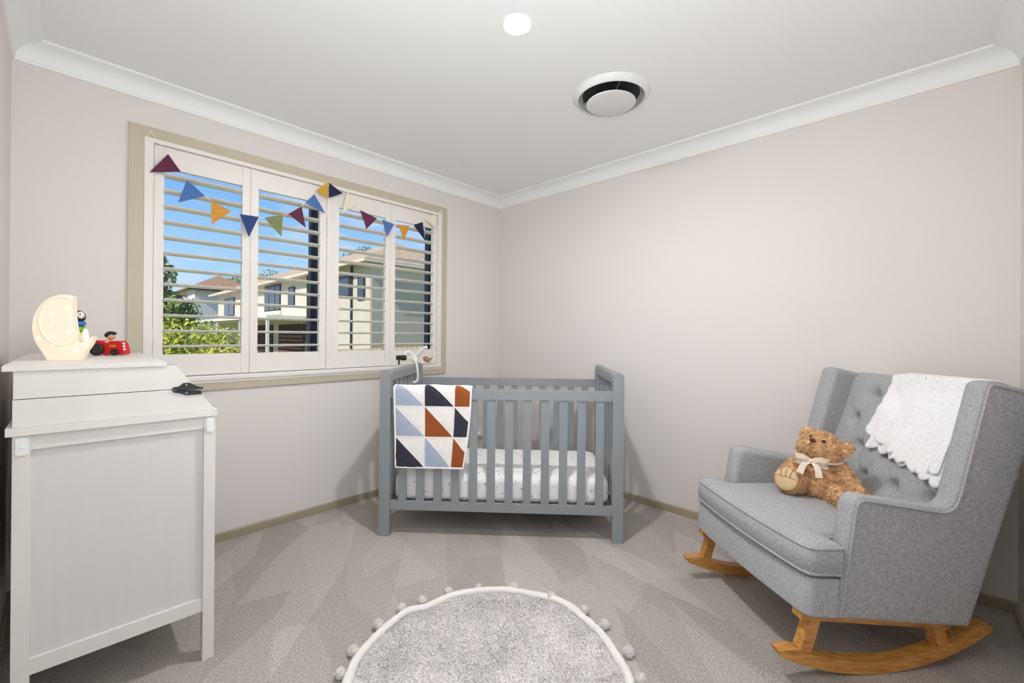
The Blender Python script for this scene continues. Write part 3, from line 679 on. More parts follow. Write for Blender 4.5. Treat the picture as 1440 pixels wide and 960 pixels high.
# ------------------------------------------------------------------ rug
rg = empty('rug', (-1.815, -1.799, 0)); tag(rg, 'round pale grey plush rug with a white pompom edge on the carpet', 'rug')
M_rug = mat('rug_pile', (201, 196, 194), .95, col2=(223, 218, 216), vscale=5, detail=6, bump=.4, bscale=150, bdist=.004, sheen=.3, contrast=(.36, .64))
M_rugb = mat('rug_border', (234, 230, 225), .95, bump=.5, bscale=150, bdist=.004)
M_pom = mat('pompom_wool', (216, 212, 208), 1, col2=(236, 233, 230), vscale=200)
def edge_r(a): return .488 + .010 * sin(3 * a + .6) + .006 * sin(7 * a + 1.0) + .004 * sin(12 * a)
def fold(a): d = (a - radians(93) + pi) % (2 * pi) - pi; return math.exp(-(d / .09) ** 2)
bm = nb(); NR, NA = 26, 160; V = {}
for i in range(NR + 1):
    for j in range(NA):
        a = 2 * pi * j / NA; r = edge_r(a) * .955 * i / NR
        z = .016 + .0035 * noise.noise(Vector((r * cos(a) * 9, r * sin(a) * 9, 1))) + .002 * noise.noise(Vector((r * cos(a) * 40, r * sin(a) * 40, 4))) + .010 * fold(a) * (i / NR) ** 3
        if i == NR: z = .006
        V[i, j] = bm.verts.new((r * cos(a), r * sin(a), z)) if i or j == 0 else V[0, 0]
for i in range(NR):
    for j in range(NA):
        k = (j + 1) % NA
        if i == 0: bm.faces.new((V[0, 0], V[1, j], V[1, k]))
        else: bm.faces.new((V[i, j], V[i + 1, j], V[i + 1, k], V[i, k]))
tmp = bpy.data.meshes.new('t'); bm.to_mesh(tmp); tufts(bm, tmp, 30000, .006, .0070, R, droop=.9, spread=.55)
build('pile', bm, M_rug, rg, smooth=60)
bm = nb(); tube(bm, [((edge_r(a) - .012) * cos(a), (edge_r(a) - .012) * sin(a), .0110 + .012 * fold(a)) for a in [2 * pi * k / 200 for k in range(200)]], .0165, 10, closed=True)
for v in bm.verts: v.co.z = max(.001, v.co.z); v.co += Vector((noise.noise(v.co * 60), noise.noise(v.co * 60 + Vector((9, 0, 0))), 0)) * .006
build('border', bm, M_rugb, rg, smooth=70, label='white border')
pomb = nb(); bmesh.ops.create_icosphere(pomb, subdivisions=3, radius=.0165)
pm = bpy.data.meshes.new('t2'); pomb.to_mesh(pm); tufts(pomb, pm, 700, .004, .0024, R, spread=.5)
pang = [(135.6, .512), (123.7, .513), (106.8, .514), (93.0, .515), (82.6, .500), (68.4, .502), (52.6, .494), (33.8, .500), (13.4, .498), (-5.4, .508), (-18.1, .512), (-36.0, .515), (-50.0, .515)] + [(-50 - 14.5 * k, .508) for k in range(1, 12)]
pom0 = None
for a, r in pang:
    a = radians(a); p = (r * cos(a), r * sin(a), .0175)
    if pom0 is None: pom0 = build('pompom', pomb, M_pom, rg, loc=p); o = pom0
    else: o = pom0.copy(); COL.objects.link(o); o.parent = rg; o.location = p
    o.rotation_euler = (R.uniform(0, 6), R.uniform(0, 6), R.uniform(0, 6)); s = R.uniform(.95, 1.2); o.scale = (s, s, s * .95)

# ------------------------------------------------------------------ rocking armchair
ang, tilt = radians(139.5), radians(4.5)
F0 = Vector((cos(ang), sin(ang), 0)); Lv = Vector((-F0.y, F0.x, 0)); Fv = F0 * cos(tilt) + Vector((0, 0, sin(tilt))); Uv = Fv.cross(Lv)
CM = Matrix(((Fv.x, Lv.x, Uv.x, -.858), (Fv.y, Lv.y, Uv.y, -2.782), (Fv.z, Lv.z, Uv.z, .002), (0, 0, 0, 1)))
ch = empty('rocking_armchair', mw=CM); tag(ch, 'grey upholstered buttoned wingback armchair on curved wooden rockers', 'armchair')
YN, YF = .02, -.69                       # outer faces of the near and far sides
def hp(n, bm, m=M_fab, **k): return build(n, bm, m, ch, **k)
prof = [(.212, .203), (.178, .628), (-.205, .592), (-.302, 1.062), (-.545, 1.028), (-.310, .182)]
PR = [.004, .045, .055, .035, .03, .012]
def offset_poly(poly, d):
    n = len(poly); o = []
    A = sum(poly[i][0] * poly[(i + 1) % n][1] - poly[(i + 1) % n][0] * poly[i][1] for i in range(n)); s = 1 if A > 0 else -1
    for i in range(n):
        p0, p1, p2 = Vector(poly[i - 1]), Vector(poly[i]), Vector(poly[(i + 1) % n]); a = (p1 - p0).normalized(); b = (p2 - p1).normalized()
        na = Vector((-a.y, a.x)) * s; nb2 = Vector((-b.y, b.x)) * s; m = (na + nb2).normalized(); o.append(tuple(p1 + m * d / max(.2, m.dot(na))))
    return o
def pin(d):
    return rpoly(offset_poly(prof, d), [max(.002, r + (d if k == 2 else -d)) for k, r in enumerate(PR)], 7)
prr = pin(0)
def inset(poly, d):
    n = len(poly); o = []
    A = sum(poly[i][0] * poly[(i + 1) % n][1] - poly[(i + 1) % n][0] * poly[i][1] for i in range(n)); s = 1 if A > 0 else -1
    for i in range(n):
        p0, p1, p2 = Vector(poly[i - 1]), Vector(poly[i]), Vector(poly[(i + 1) % n])
        t = ((p1 - p0).normalized() + (p2 - p1).normalized())
        if t.length < 1e-6: t = p2 - p1
        t.normalize(); o.append(tuple(p1 + Vector((-t.y, t.x)) * d * s))
    return o
def side_mesh(yo, yi):
    """arm and wing as one soft panel: rounded towards the inside, piped outline on the outside"""
    bm = nb(); s = 1 if yo > yi else -1
    layers = [(pin(.022), yo), (pin(.0085), yo - s * .0002), (pin(.003), yo - s * .0035), (pin(0), yo - s * .010), (pin(0), yi + s * .032), (pin(.004), yi + s * .015), (pin(.012), yi + s * .004), (pin(.024), yi + s * .0003), (pin(.034), yi)]
    rings = [[bm.verts.new((p[0], y, p[1])) for p in L_] for L_, y in layers]; n = len(prr)
    for A, B in zip(rings, rings[1:]):
        for k in range(n): bm.faces.new((A[k], A[(k + 1) % n], B[(k + 1) % n], B[k]))
    bm.faces.new(rings[0]); bm.faces.new(rings[-1][::-1]); return bm
for yo, yi in ((YN, YN - .075), (YF, YF + .075)):
    sd = hp('side_panel', side_mesh(yo, yi), smooth=40)
    s = 1 if yo > yi else -1
    pl = pin(.013); bm = nb(); i1 = len(pl) - 9
    tube(bm, [(p[0], yo + s * .0018, p[1]) for p in pl[4:i1]], .0052, 8); build('piping', bm, M_fab, sd)
# seat platform (T shaped), cushion, backrest
def tee(xf, xm, xb, yo, yi, r):
    a, b = YN - yo, YF + yo; c, d = YN - yi, YF + yi
    return rpoly([(xf, b), (xf, a), (xm, a), (xm, c), (xb, c), (xb, d), (xm, d), (xm, b)], [r, r, .004, .004, .01, .01, .004, .004], 6)
def slab(poly, z0f, z1f, rnd=.008, crown=0):
    """slab between sloping planes z(x), rounded rims, optional crown"""
    bm = nb(); n = len(poly); rings = []
    for ins, top, dz in ((rnd, 0, 0), (0, 0, rnd), (0, 1, -rnd), (rnd * .4, 1, -rnd * .25), (rnd * 1.3, 1, 0)):
        rings.append([bm.verts.new((p[0], p[1], (z1f if top else z0f)(p[0]) + dz)) for p in (inset(poly, ins) if ins else poly)])
    for A, B in zip(rings, rings[1:]):
        for k in range(n): bm.faces.new((A[k], A[(k + 1) % n], B[(k + 1) % n], B[k]))
    bm.faces.new(rings[0][::-1]); f = bm.faces.new(rings[-1])
    if crown: 
        r = bmesh.ops.triangulate(bm, faces=[f]); 
        for _ in range(3): 
            fs = [x for x in bm.faces if x.normal.z > .9 or True]
        c = rings[-1]
    return bm
zb0 = lambda x: .206 + (x - .32) * .045
zb1 = lambda x: .338 + (x - .32) * -.005
def bow(poly, k=.018):
    ym = (YN + YF) / 2; h = (YN - YF) / 2
    return [(p[0] + (k * (1 - ((p[1] - ym) / h) ** 2) if p[0] > .25 else 0), p[1]) for p in poly]
def dense(poly, step=.03):
    o = []; n = len(poly)
    for i in range(n):
        a, b = Vector(poly[i]), Vector(poly[(i + 1) % n]); k = max(1, int((b - a).length / step))
        for j in range(k): o.append(tuple(a + (b - a) * j / k))
    return o
T1 = bow(dense(tee(.322, .208, -.24, 0, .078, .035)))
hp('seat_base', slab(T1, zb0, zb1, .006), smooth=40)
T2 = bow(dense(tee(.330, .206, -.235, -.002, .078, .042)), .024)
zc0 = lambda x: .341 + (x - .32) * -.01
zc1 = lambda x: .470 - .055 * (x + .05) if x > -.05 else .470
def cushion():
    bm = nb(); n = len(T2); rings = []; ym = (YN + YF) / 2
    for ins, kz, dz in ((.010, 0, 0), (0, 0, .012), (-.006, 0, .055), (-.006, 1, -.045), (0, 1, -.012), (.008, 1, -.001)):
        P_ = inset(T2, ins) if ins else T2
        rings.append([bm.verts.new((p[0], p[1], (zc1 if kz else zc0)(p[0]) + dz)) for p in P_])
    for A, B in zip(rings, rings[1:]):
        for k in range(n): bm.faces.new((A[k], A[(k + 1) % n], B[(k + 1) % n], B[k]))
    bm.faces.new(rings[0][::-1])
    rim = [v.co.xy.copy() for v in rings[-1]]; pts = list(rim); lim = []
    for i in range(70):
        for j in range(80):
            p = Vector((-.24 + i * .0085, YF + j * .009)); inside = False; dm = 9
            for k in range(n):
                a, b = rim[k], rim[(k + 1) % n]
                if (a.y > p.y) != (b.y > p.y) and p.x < a.x + (p.y - a.y) / (b.y - a.y) * (b.x - a.x): inside = not inside
                q = max(0, min(1, (p - a).dot(b - a) / max(1e-12, (b - a).length_squared))); dm = min(dm, (a + (b - a) * q - p).length)
            if inside and dm > .006: pts.append(p); lim.append(dm)
    from mathutils.geometry import delaunay_2d_cdt
    vs, es, fs, ov, oe, of = delaunay_2d_cdt(pts, [(k, (k + 1) % n) for k in range(n)], [], 1, 1e-5)
    bv = []
    for p, src in zip(vs, ov):
        if src and src[0] < n: bv.append(rings[-1][src[0]])
        else:
            d = lim[src[0] - n] if src else 0; bv.append(bm.verts.new((p.x, p.y, zc1(p.x) - .001 + .017 * (1 - math.exp(-d / .045)))))
    for f in fs:
        if len(set(f)) == 3 and bm.faces.get([bv[k] for k in f]) is None: bm.faces.new([bv[k] for k in f])
    return bm, [v.co.copy() for v in rings[4]], [v.co.copy() for v in rings[1]]
cb, pt, pb = cushion()
cu_ = hp('seat_cushion', cb, smooth=50)
for pl in (pt, pb):
    bm = nb(); tube(bm, pl, .0048, 8, closed=True); build('piping', bm, M_fab, cu_)
# tufted backrest
BT = [(.940, (-.475, -.335, -.195)), (.820, (-.545, -.405, -.265, -.125)), (.700, (-.475, -.335, -.195)), (.580, (-.545, -.405, -.265, -.125))]
BUT = [(y, z) for z, ys in BT for y in ys]
def bfront(y, z):
    """front face of the backrest at height z, pulled in at the buttons and along the pleats"""
    x = -.250 - .30 * (z - .46); fl = .030 * (1 - ((y + .335) / .29) ** 2)
    d = 0
    for (by, bz) in BUT:
        q = ((y - by) ** 2 + (z - bz) ** 2); d += .030 * math.exp(-q / .0007) + .010 * math.exp(-q / .006)
    for (by, bz) in BUT:                 # short pleats up and diagonally
        for (dy, dz) in ((.07, .12), (-.07, .12)):
            t = max(0, min(1, ((y - by) * dy + (z - bz) * dz) / (dy * dy + dz * dz))); q = (y - by - dy * t) ** 2 + (z - bz - dz * t) ** 2
            d += .006 * math.exp(-q / .00006) * (1 - .6 * t)
        if bz > .9 and z > bz: d += .007 * math.exp(-((y - by) ** 2) / .00006)
    top = max(0, z - 1.0) / .045
    return x + fl - d - .030 * min(1, top) ** 2
bm = nb(); ny, nz_ = 90, 96; V = {}
for i in range(ny + 1):
    for j in range(nz_ + 1):
        y = -.622 + .574 * i / ny; z = .42 + .625 * j / nz_; V[i, j] = bm.verts.new((bfront(y, z), y, z))
for i in range(ny):
    for j in range(nz_): bm.faces.new((V[i, j], V[i + 1, j], V[i + 1, j + 1], V[i, j + 1]))
def bback(z): return -.310 - (z - .182) * .278
Bk = {}
for i in range(ny + 1): Bk[i, 1] = bm.verts.new((bback(1.03), V[i, nz_].co.y, 1.030)); Bk[i, 0] = bm.verts.new((bback(.19), V[i, 0].co.y, .19)); Bk[i, 2] = bm.verts.new((-.25, V[i, 0].co.y, .19))
for i in range(ny):
    bm.faces.new((V[i, nz_], V[i + 1, nz_], Bk[i + 1, 1], Bk[i, 1])); bm.faces.new((Bk[i, 1], Bk[i + 1, 1], Bk[i + 1, 0], Bk[i, 0])); bm.faces.new((Bk[i, 0], Bk[i + 1, 0], Bk[i + 1, 2], Bk[i, 2])); bm.faces.new((Bk[i, 2], Bk[i + 1, 2], V[i + 1, 0], V[i, 0]))
for i in (0, ny): bm.faces.new([V[i, j] for j in range(nz_ + 1)] + [Bk[i, 1], Bk[i, 0], Bk[i, 2]])
br = hp('backrest', bm, smooth=50)
for (y, z) in BUT:
    bm = nb(); ball(bm, (bfront(y, z) + .002, y, z), (.005, .010, .010), u=12, v=8); build('button', bm, M_fab, br)
# wooden underframe
def wp(n, bm, **k): return build(n, bm, M_wood, ch, **({'bevel': .003} | k))
def sloped_bar(x0, x1, z0, z1, h, y0, y1):
    bm = nb(); prism(bm, [(x0, z0 - h), (x1, z1 - h), (x1, z1), (x0, z0)], y0, y1); return bm
RC = Vector((.069, .877)); RR = .88
def rocker(y0, y1):
    bm = nb(); a0 = atan2(.080 - RC.y, .372 - RC.x); a1 = atan2(.112 - RC.y, -.462 - RC.x)
    if a1 > a0: a1 -= 2 * pi
    k = 40; outer = []; inner = []
    for i in range(k + 1):
        a = a0 + (a1 - a0) * i / k; th = .043 * min(1, .55 + min(i, k - i) * .22)
        outer.append((RC.x + RR * cos(a), RC.y + RR * sin(a)))
        inner.append((RC.x + (RR - th) * cos(a), RC.y + (RR - th) * sin(a)))
    e0 = ((outer[0][0] + inner[0][0]) / 2 + .012, (outer[0][1] + inner[0][1]) / 2 + .008); e1 = ((outer[-1][0] + inner[-1][0]) / 2 - .014, (outer[-1][1] + inner[-1][1]) / 2 + .010)
    prism(bm, outer + [e1] + inner[::-1] + [e0], y0, y1); return bm
def arc_top(x): return RC.y - sqrt((RR - .043) ** 2 - (x - RC.x) ** 2)
for y0, y1 in ((-.048, -.004), (YF + .024, YF + .068)):
    wp('rocker', rocker(y0, y1)); wp('side_rail', sloped_bar(-.262, .318, .182, .205, .022, y0, y1))
    for xt, xb_, w in ((.262, .288, .040), (-.222, -.246, .044)):
        zt = .160 if xt < 0 else .181; zb = arc_top(xb_) + .001
        bm = nb(); prism(bm, [(xb_ - w / 2, arc_top(xb_ - w / 2) + .001), (xb_ + w / 2, arc_top(xb_ + w / 2) + .001), (xt + w / 2, zt + (.002 if xt > 0 else .0015)), (xt - w / 2, zt)], y0 + .003, y1 - .003); wp('leg', bm)
wp('cross_rail', bx(.200, .222, YF + .0685, -.0485, .176, .198)); wp('cross_rail', bx(-.262, -.235, YF + .0685, -.0485, .160, .181))

# white knitted blanket over the backrest
def lace():
    m = mat('white_lace_knit', (238, 238, 238), .95, bump=0, sheen=.2); nt = m.node_tree; N = nt.nodes; L = nt.links; b = N['Principled BSDF']
    tc = N.new('ShaderNodeTexCoord'); mp = N.new('ShaderNodeMapping'); mp.inputs['Rotation'].default_value = (0, 0, radians(45)); L.new(tc.outputs['UV'], mp.inputs[0])
    w = N.new('ShaderNodeTexWave'); w.inputs['Scale'].default_value = 9; w.inputs['Distortion'].default_value = 5; w.inputs['Detail'].default_value = 1; L.new(mp.outputs[0], w.inputs['Vector'])
    v = N.new('ShaderNodeTexVoronoi'); v.inputs['Scale'].default_value = 56; L.new(mp.outputs[0], v.inputs['Vector'])
    vr = N.new('ShaderNodeValToRGB'); vr.color_ramp.elements[0].position = .15; vr.color_ramp.elements[1].position = .38; L.new(v.outputs['Distance'], vr.inputs[0])
    wr = N.new('ShaderNodeValToRGB'); wr.color_ramp.elements[0].position = .45; wr.color_ramp.elements[1].position = .62; L.new(w.outputs['Fac'], wr.inputs[0])
    mxm = N.new('ShaderNodeMath'); mxm.operation = 'MAXIMUM'; L.new(vr.outputs[0], mxm.inputs[0]); L.new(wr.outputs[0], mxm.inputs[1])
    bp = N.new('ShaderNodeBump'); bp.inputs['Strength'].default_value = .45; bp.inputs['Distance'].default_value = .004; L.new(mxm.outputs[0], bp.inputs['Height']); L.new(bp.outputs[0], b.inputs['Normal'])
    mx = N.new('ShaderNodeMix'); mx.data_type = 'RGBA'; mx.inputs['A'].default_value = srgb((220, 220, 221)); mx.inputs['B'].default_value = srgb((242, 242, 242)); L.new(mxm.outputs[0], mx.inputs['Factor']); L.new(mx.outputs['Result'], b.inputs['Base Color'])
    return m
bl = empty('knitted_blanket', mw=CM @ Matrix.Translation((-.48, -.22, 1.045))); tag(bl, 'white lacy knitted blanket with scalloped edge draped over the armchair back', 'blanket')
def blanket(off, cut, seedv, name, yl, yr):
    """sheet from behind the back, over its top, down the front to the scalloped hem. v: 0 behind, 1 hem"""
    bm = nb(); uvl = bm.loops.layers.uv.new('uv'); nu, nv = 96, 60; V = {}; UV = {}
    for i in range(nu + 1):
        u = i / nu
        for j in range(nv + 1):
            v = j / nv
            hem = cut(u) ; hem += .018 - .022 * abs(sin(u * pi * 6.5 + seedv)) ** .8
            Ltop = .115; Lb = .22; Lf = 1.052 - hem; s = v * (Lb + Ltop + Lf)
            t = 0
            if s < Lb: z = 1.038 - (Lb - s); x = bback(z) - .010; y_t = 0
            elif s < Lb + Ltop: 
                q = (s - Lb) / Ltop; x = bback(1.03) - .008 + q * (bfront(-.3, 1.02) - bback(1.03) + .016); z = 1.040 + .016 * sin(pi * q) ; y_t = 0
            else:
                z = 1.052 - (s - Lb - Ltop); t = (s - Lb - Ltop) / max(Lf, .01); y_t = t
            y0_ = yl(y_t); y1_ = yr(y_t); y = y0_ + (y1_ - y0_) * u
            if s >= Lb + Ltop: x = max(bfront(y, min(z, 1.0)), bfront(y + .02, min(z, 1.0)), -.250 - .30 * (z - .46) + .012) + .010
            rip = .007 * sin(u * 15 + seedv) * y_t + .006 * sin(u * 33 + v * 8) * y_t ** 2
            if u < .06: y -= .006 * abs(sin(v * 40))
            x += off + rip + .012 * y_t * u * u
            z += off * .4 if s < Lb + Ltop else 0
            V[i, j] = bm.verts.new((x + .48, y + .22, z - 1.045)); UV[V[i, j]] = (y * 2.5, s * 2.5)
    for i in range(nu):
        for j in range(nv): 
            f = bm.faces.new((V[i, j], V[i + 1, j], V[i + 1, j + 1], V[i, j + 1]))
            for l in f.loops: l[uvl].uv = UV[l.vert]
    o = build(name, bm, lace(), bl, smooth=80)
    sm = o.modifiers.new('thick', 'SOLIDIFY'); sm.thickness = .006; sm.offset = 1
    return o
def lerp(a, b, t): return a + (b - a) * t
blanket(.004, lambda u: lerp(.780, .655, min(1, u / .75)) if u < .75 else lerp(.655, .69, (u - .75) / .25), .3, 'top_layer', lambda t: lerp(-.372, -.430, t), lambda t: lerp(-.085, -.092, t))
blanket(-.002, lambda u: lerp(.715, .635, u), 1.2, 'under_layer', lambda t: lerp(-.362, -.400, t), lambda t: lerp(-.080, -.080, t))

# ------------------------------------------------------------------ teddy bear
M_fur = mat('bear_fur', (188, 140, 90), .95, col2=(238, 202, 154), vscale=60, detail=5, sheen=.4, contrast=(.35, .65))
M_pad = mat('bear_pad', (216, 186, 144), .9, var=.06, vscale=40, bump=.4, bscale=60)
tb0 = Vector((-.070, -.405, .480))
tb = empty('teddy_bear', mw=CM @ Matrix.Translation(tb0)); tag(tb, 'curly brown teddy bear with a cream bow sitting in the armchair', 'teddy bear')
by = radians(36)                     # the way the bear faces, from the chair's front towards the door
Rz = Matrix.Rotation(by, 3, 'Z'); U_ = Vector((0, 0, 1))
f_ = Rz @ Vector((1, 0, 0)); l_ = Rz @ Vector((0, 1, 0))
def bp3(f, l, u): return f_ * f + l_ * l + U_ * u
Rh = Rz @ Matrix.Rotation(radians(-10), 3, 'Z') @ Matrix.Rotation(radians(-24), 3, 'Y') @ Matrix.Rotation(radians(-12), 3, 'X')
hc = bp3(-.002, 0, .218)
def hp3(f, l, u): return hc + Rh @ Vector((f, l, u))
bm = nb()
ball(bm, bp3(-.005, 0, .088), (.076, .086, .094), Rz); ball(bm, bp3(.0, 0, .056), (.084, .092, .062), Rz); ball(bm, bp3(-.008, 0, .145), (.054, .064, .048), Rz)   # trunk
ball(bm, hc, (.070, .079, .068), Rh)                                                          # head
ball(bm, hp3(.050, 0, -.022), (.042, .050, .040), Rh)                                         # muzzle
for s in (1, -1):
    ball(bm, hp3(.016, s * .046, -.028), (.040, .036, .036), Rh)                              # cheeks
    ball(bm, hp3(-.008, s * .080, .036), (.018, .030, .032), Rh)                              # ears
def limb(p, q, ra, rb, n=7):
    for k in range(n + 1): t = k / n; ball(bm, p.lerp(q, t), ra + (rb - ra) * t, u=14, v=9)
limb(bp3(-.005, .070, .140), bp3(.015, .115, .085), .035, .034); limb(bp3(.015, .115, .085), bp3(.035, .165, .045), .034, .030)
limb(bp3(-.005, -.070, .140), bp3(.02, -.108, .090), .034, .033); limb(bp3(.02, -.108, .090), bp3(.055, -.112, .055), .033, .030)
fr = Vector((.128, -.012, .060)); fl_ = Vector((.030, .205, .040))
limb(bp3(.03, -.050, .046), fr, .044, .044); limb(bp3(.03, .050, .044), fl_, .044, .038)
pd = Vector((.88, .46, .16)).normalized(); Mq = pd.to_track_quat('X', 'Z').to_matrix()
ball(bm, fr + Vector((0, 0, .002)), (.040, .058, .058), Mq)
ball(bm, fl_ + Vector((.0, .012, .010)), (.044, .036, .048))
body = merged(bm, .0062, 5)
bm = nb(); bm.from_mesh(body); tufts(bm, body, 16000, .012, .0034, R, droop=1.0, spread=.75)
build('body', bm, M_fur, tb, smooth=60)
M_eye = mat('bear_eye', (26, 20, 16), .15)
for s in (1, -1):
    bm = nb(); ball(bm, hp3(.066, s * .027, .014), .0070, u=12, v=8); build('eye', bm, M_eye, tb, label='dark eye')
bm = nb(); ball(bm, hp3(.095, 0, -.004), (.008, .0135, .009), Rh); build('nose', bm, mat('bear_nose', (66, 40, 28), .5), tb, label='brown stitched nose')
bm = nb(); tube(bm, [hp3(.097, 0, -.010), hp3(.096, 0, -.028)], .0016, 6); tube(bm, [hp3(.088, -.018, -.036), hp3(.096, 0, -.029), hp3(.088, .018, -.036)], .0016, 6); build('mouth', bm, MC['bear_nose'], tb)
bm = nb(); ball(bm, Vector((0, 0, 0)), (.012, .047, .048), u=24, v=14)
for v in bm.verts: v.co = Mq @ v.co + fr + Vector((0, 0, .002)) + pd * .038
pdo = build('foot_pad', bm, M_pad, tb, label='pale foot pad')
bm = nb()
for k in (-1, 0, 1): tube(bm, smoothpts([fr + pd * .0515 + Mq @ Vector((0, k * .018, .012)), fr + pd * .050 + Mq @ Vector((0, k * .021, .032)), fr + pd * .044 + Mq @ Vector((0, k * .023, .046))], 4), .0012, 5)
tube(bm, smoothpts([fr + pd * .044 + Mq @ Vector((0, -.043, .010)), fr + pd * .0515 + Mq @ Vector((0, 0, .013)), fr + pd * .044 + Mq @ Vector((0, .043, .010))], 6), .0012, 5)
build('toe_stitching', bm, mat('pad_stitch', (128, 98, 62), .8), pdo)
# satin bow
M_sat = mat('cream_satin', (232, 216, 194), .4, var=.04, vscale=20)
nk = bp3(.072, -.010, .166)
def ribbon(pts, w, wd, th=.0022):
    bm = nb(); P_ = smoothpts(pts, 5); wd = Vector(wd).normalized(); rg_ = []
    for i, p in enumerate(P_):
        t = (P_[min(i + 1, len(P_) - 1)] - P_[max(i - 1, 0)]).normalized(); a = (wd - t * wd.dot(t)).normalized(); n_ = t.cross(a)
        ww = w if not callable(w) else w(i / (len(P_) - 1)); rg_.append([bm.verts.new(p + a * sx * ww / 2 + n_ * sy * th / 2) for sx, sy in ((-1, -1), (1, -1), (1, 1), (-1, 1))])
    for A, B in zip(rg_, rg_[1:]):
        for k in range(4): bm.faces.new((A[k], A[(k + 1) % 4], B[(k + 1) % 4], B[k]))
    bm.faces.new(rg_[0]); bm.faces.new(rg_[-1][::-1]); return bm
bm = nb(); ball(bm, nk + f_ * .030, (.009, .012, .010), Rz); bw = build('bow', bm, M_sat, tb, label='cream satin bow')
for s in (1, -1):
    build('loop', ribbon([nk + bp3(.030, 0, 0), nk + bp3(.046, s * .030, .014), nk + bp3(.036, s * .056, .008), nk + bp3(.028, s * .052, -.010), nk + bp3(.034, s * .024, -.008), nk + bp3(.032, 0, 0)], lambda t: .014 + .014 * sin(pi * t), U_), M_sat, bw, smooth=70)
    build('tail', ribbon([nk + bp3(.032, s * .004, -.002), nk + bp3(.040, s * .024, -.020), nk + bp3(.046, s * .036, -.060)], lambda t: .015 + .013 * t, l_), M_sat, bw, smooth=70)
nc = bp3(.0, 0, .168); bm = nb(); tube(bm, [nc + bp3(.078 * cos(a), .080 * sin(a), -.006 * cos(a)) for a in [2 * pi * k / 32 for k in range(32)]], .006, 6, closed=True); build('neck_ribbon', bm, M_sat, bw)

# ------------------------------------------------------------------ outside
GZ = -1.0
M_lawn = mat('lawn', (112, 122, 66), .95, col2=(150, 146, 96), vscale=2)
struct('ground', bx(-60, 70, .6, 90, GZ - .2, GZ), M_lawn)
M_ren = mat('cream_render', (214, 202, 186), .9, var=.05, vscale=2)
M_brick = mat('grey_brick', (190, 176, 158), .9, var=.10, vscale=14, stretch=(1, 1, 4))
M_fasc = mat('fascia_cream', (226, 214, 190), .7)
def tiles(n, a, b):
    m = mat(n, a, .9, col2=b, vscale=3); nt = m.node_tree; N = nt.nodes; L = nt.links
    tc = N.new('ShaderNodeTexCoord'); br_ = N.new('ShaderNodeTexWave'); br_.bands_direction = 'Z'; br_.inputs['Scale'].default_value = 2.2; L.new(tc.outputs['Object'], br_.inputs['Vector'])
    bp = N.new('ShaderNodeBump'); bp.inputs['Strength'].default_value = .8; bp.inputs['Distance'].default_value = .06; L.new(br_.outputs['Fac'], bp.inputs['Height']); L.new(bp.outputs[0], N['Principled BSDF'].inputs['Normal']); return m
M_tile = tiles('terracotta_tiles', (182, 152, 124), (208, 180, 150)); M_tile2 = tiles('brown_tiles', (160, 120, 94), (186, 146, 116))
M_wglass = mat('dark_window_glass', (70, 78, 92), .1); M_wfr = mat('dark_window_frame', (48, 48, 54), .5); M_whi = mat('white_sheet_roof', (236, 232, 226), .6); M_dark = mat('dark_timber', (66, 50, 44), .8, var=.2, vscale=3)
hs = empty('neighbour_house', (7.1, 15.7, GZ)); tag(hs, 'large cream two storey house with tiled hip roof seen through the window', 'house')
def op(n, bm, m, par=hs, **k): return rel(build(n, bm, m, **({'smooth': 0} | k)), par)
op('wall', bx(7.1, 13.9, 15.7, 43.5, GZ, 4.549), M_ren)
op('brick_front', bx(7.12, 13.8, 15.60, 15.695, GZ, 3.75), M_brick)
def hip(x0, x1, y0, y1, z, zr, n):
    bm = nb(); w = (x1 - x0) / 2; c = [bm.verts.new(p) for p in ((x0, y0, z), (x1, y0, z), (x1, y1, z), (x0, y1, z))]; r1 = bm.verts.new((x0 + w, y0 + w, zr)); r2 = bm.verts.new((x0 + w, y1 - w, zr))
    for f in ((c[0], c[1], r1), (c[1], c[2], r2, r1), (c[2], c[3], r2), (c[3], c[0], r1, r2), (c[3], c[2], c[1], c[0])): bm.faces.new(f)
    return bm
op('roof', hip(6.5, 14.5, 15.1, 44.1, 4.60, 6.45, 0), M_tile)
bm = nb(); 
for a in ((6.46, 14.54, 15.06, 15.14, 4.45, 4.58), (6.46, 6.56, 15.14, 44.1, 4.45, 4.58)): box(bm, *a)
op('gutter', bm, M_fasc)
op('soffit', bx(6.57, 14.4, 15.15, 44.0, 4.55, 4.59), M_fasc)
def pane(par, x, y0, y1, z0, z1, mull=()):
    bm = nb(); a, b = min(y0, y1), max(y0, y1)
    box(bm, x - .06, x + .02, a, b, z0, z1); w = op('window', bm, M_wfr, par)
    bm = nb(); cuts = [a] + list(mull) + [b]
    for c, d in zip(cuts, cuts[1:]): box(bm, x - .075, x - .065, c + .07, d - .07, z0 + .08, z1 - .08)
    build('glazing', bm, M_wglass, w, smooth=0)
for y0, y1, z0, z1, ml_ in ((27.4, 30.5, 2.67, 4.42, (28.3, 29.5)), (24.95, 26.0, 2.9, 4.06, ()), (22.0, 22.7, 2.9, 4.05, ()), (17.65, 19.0, 3.05, 4.1, ()), (16.15, 16.85, 2.8, 3.95, ()), (38.1, 41.2, 2.6, 4.1, (39.6,))): pane(hs, 7.1, y0, y1, z0, z1, ml_)
op('sill', bx(6.95, 7.099, 27.2, 30.6, 2.42, 2.66), M_fasc)
for y in (22.85, 17.45): bm = nb(); tube(bm, [(7.04, y, GZ), (7.04, y, 4.5)], .06, 8); op('downpipe', bm, M_wfr, smooth=40)
op('awning', bx(4.9, 7.099, 22.9, 44, 2.02, 2.18), M_whi)
for y in (23.2, 28.4, 34, 40): op('awning_post', bx(5.0, 5.14, y, y + .14, GZ, 2.019), M_whi)
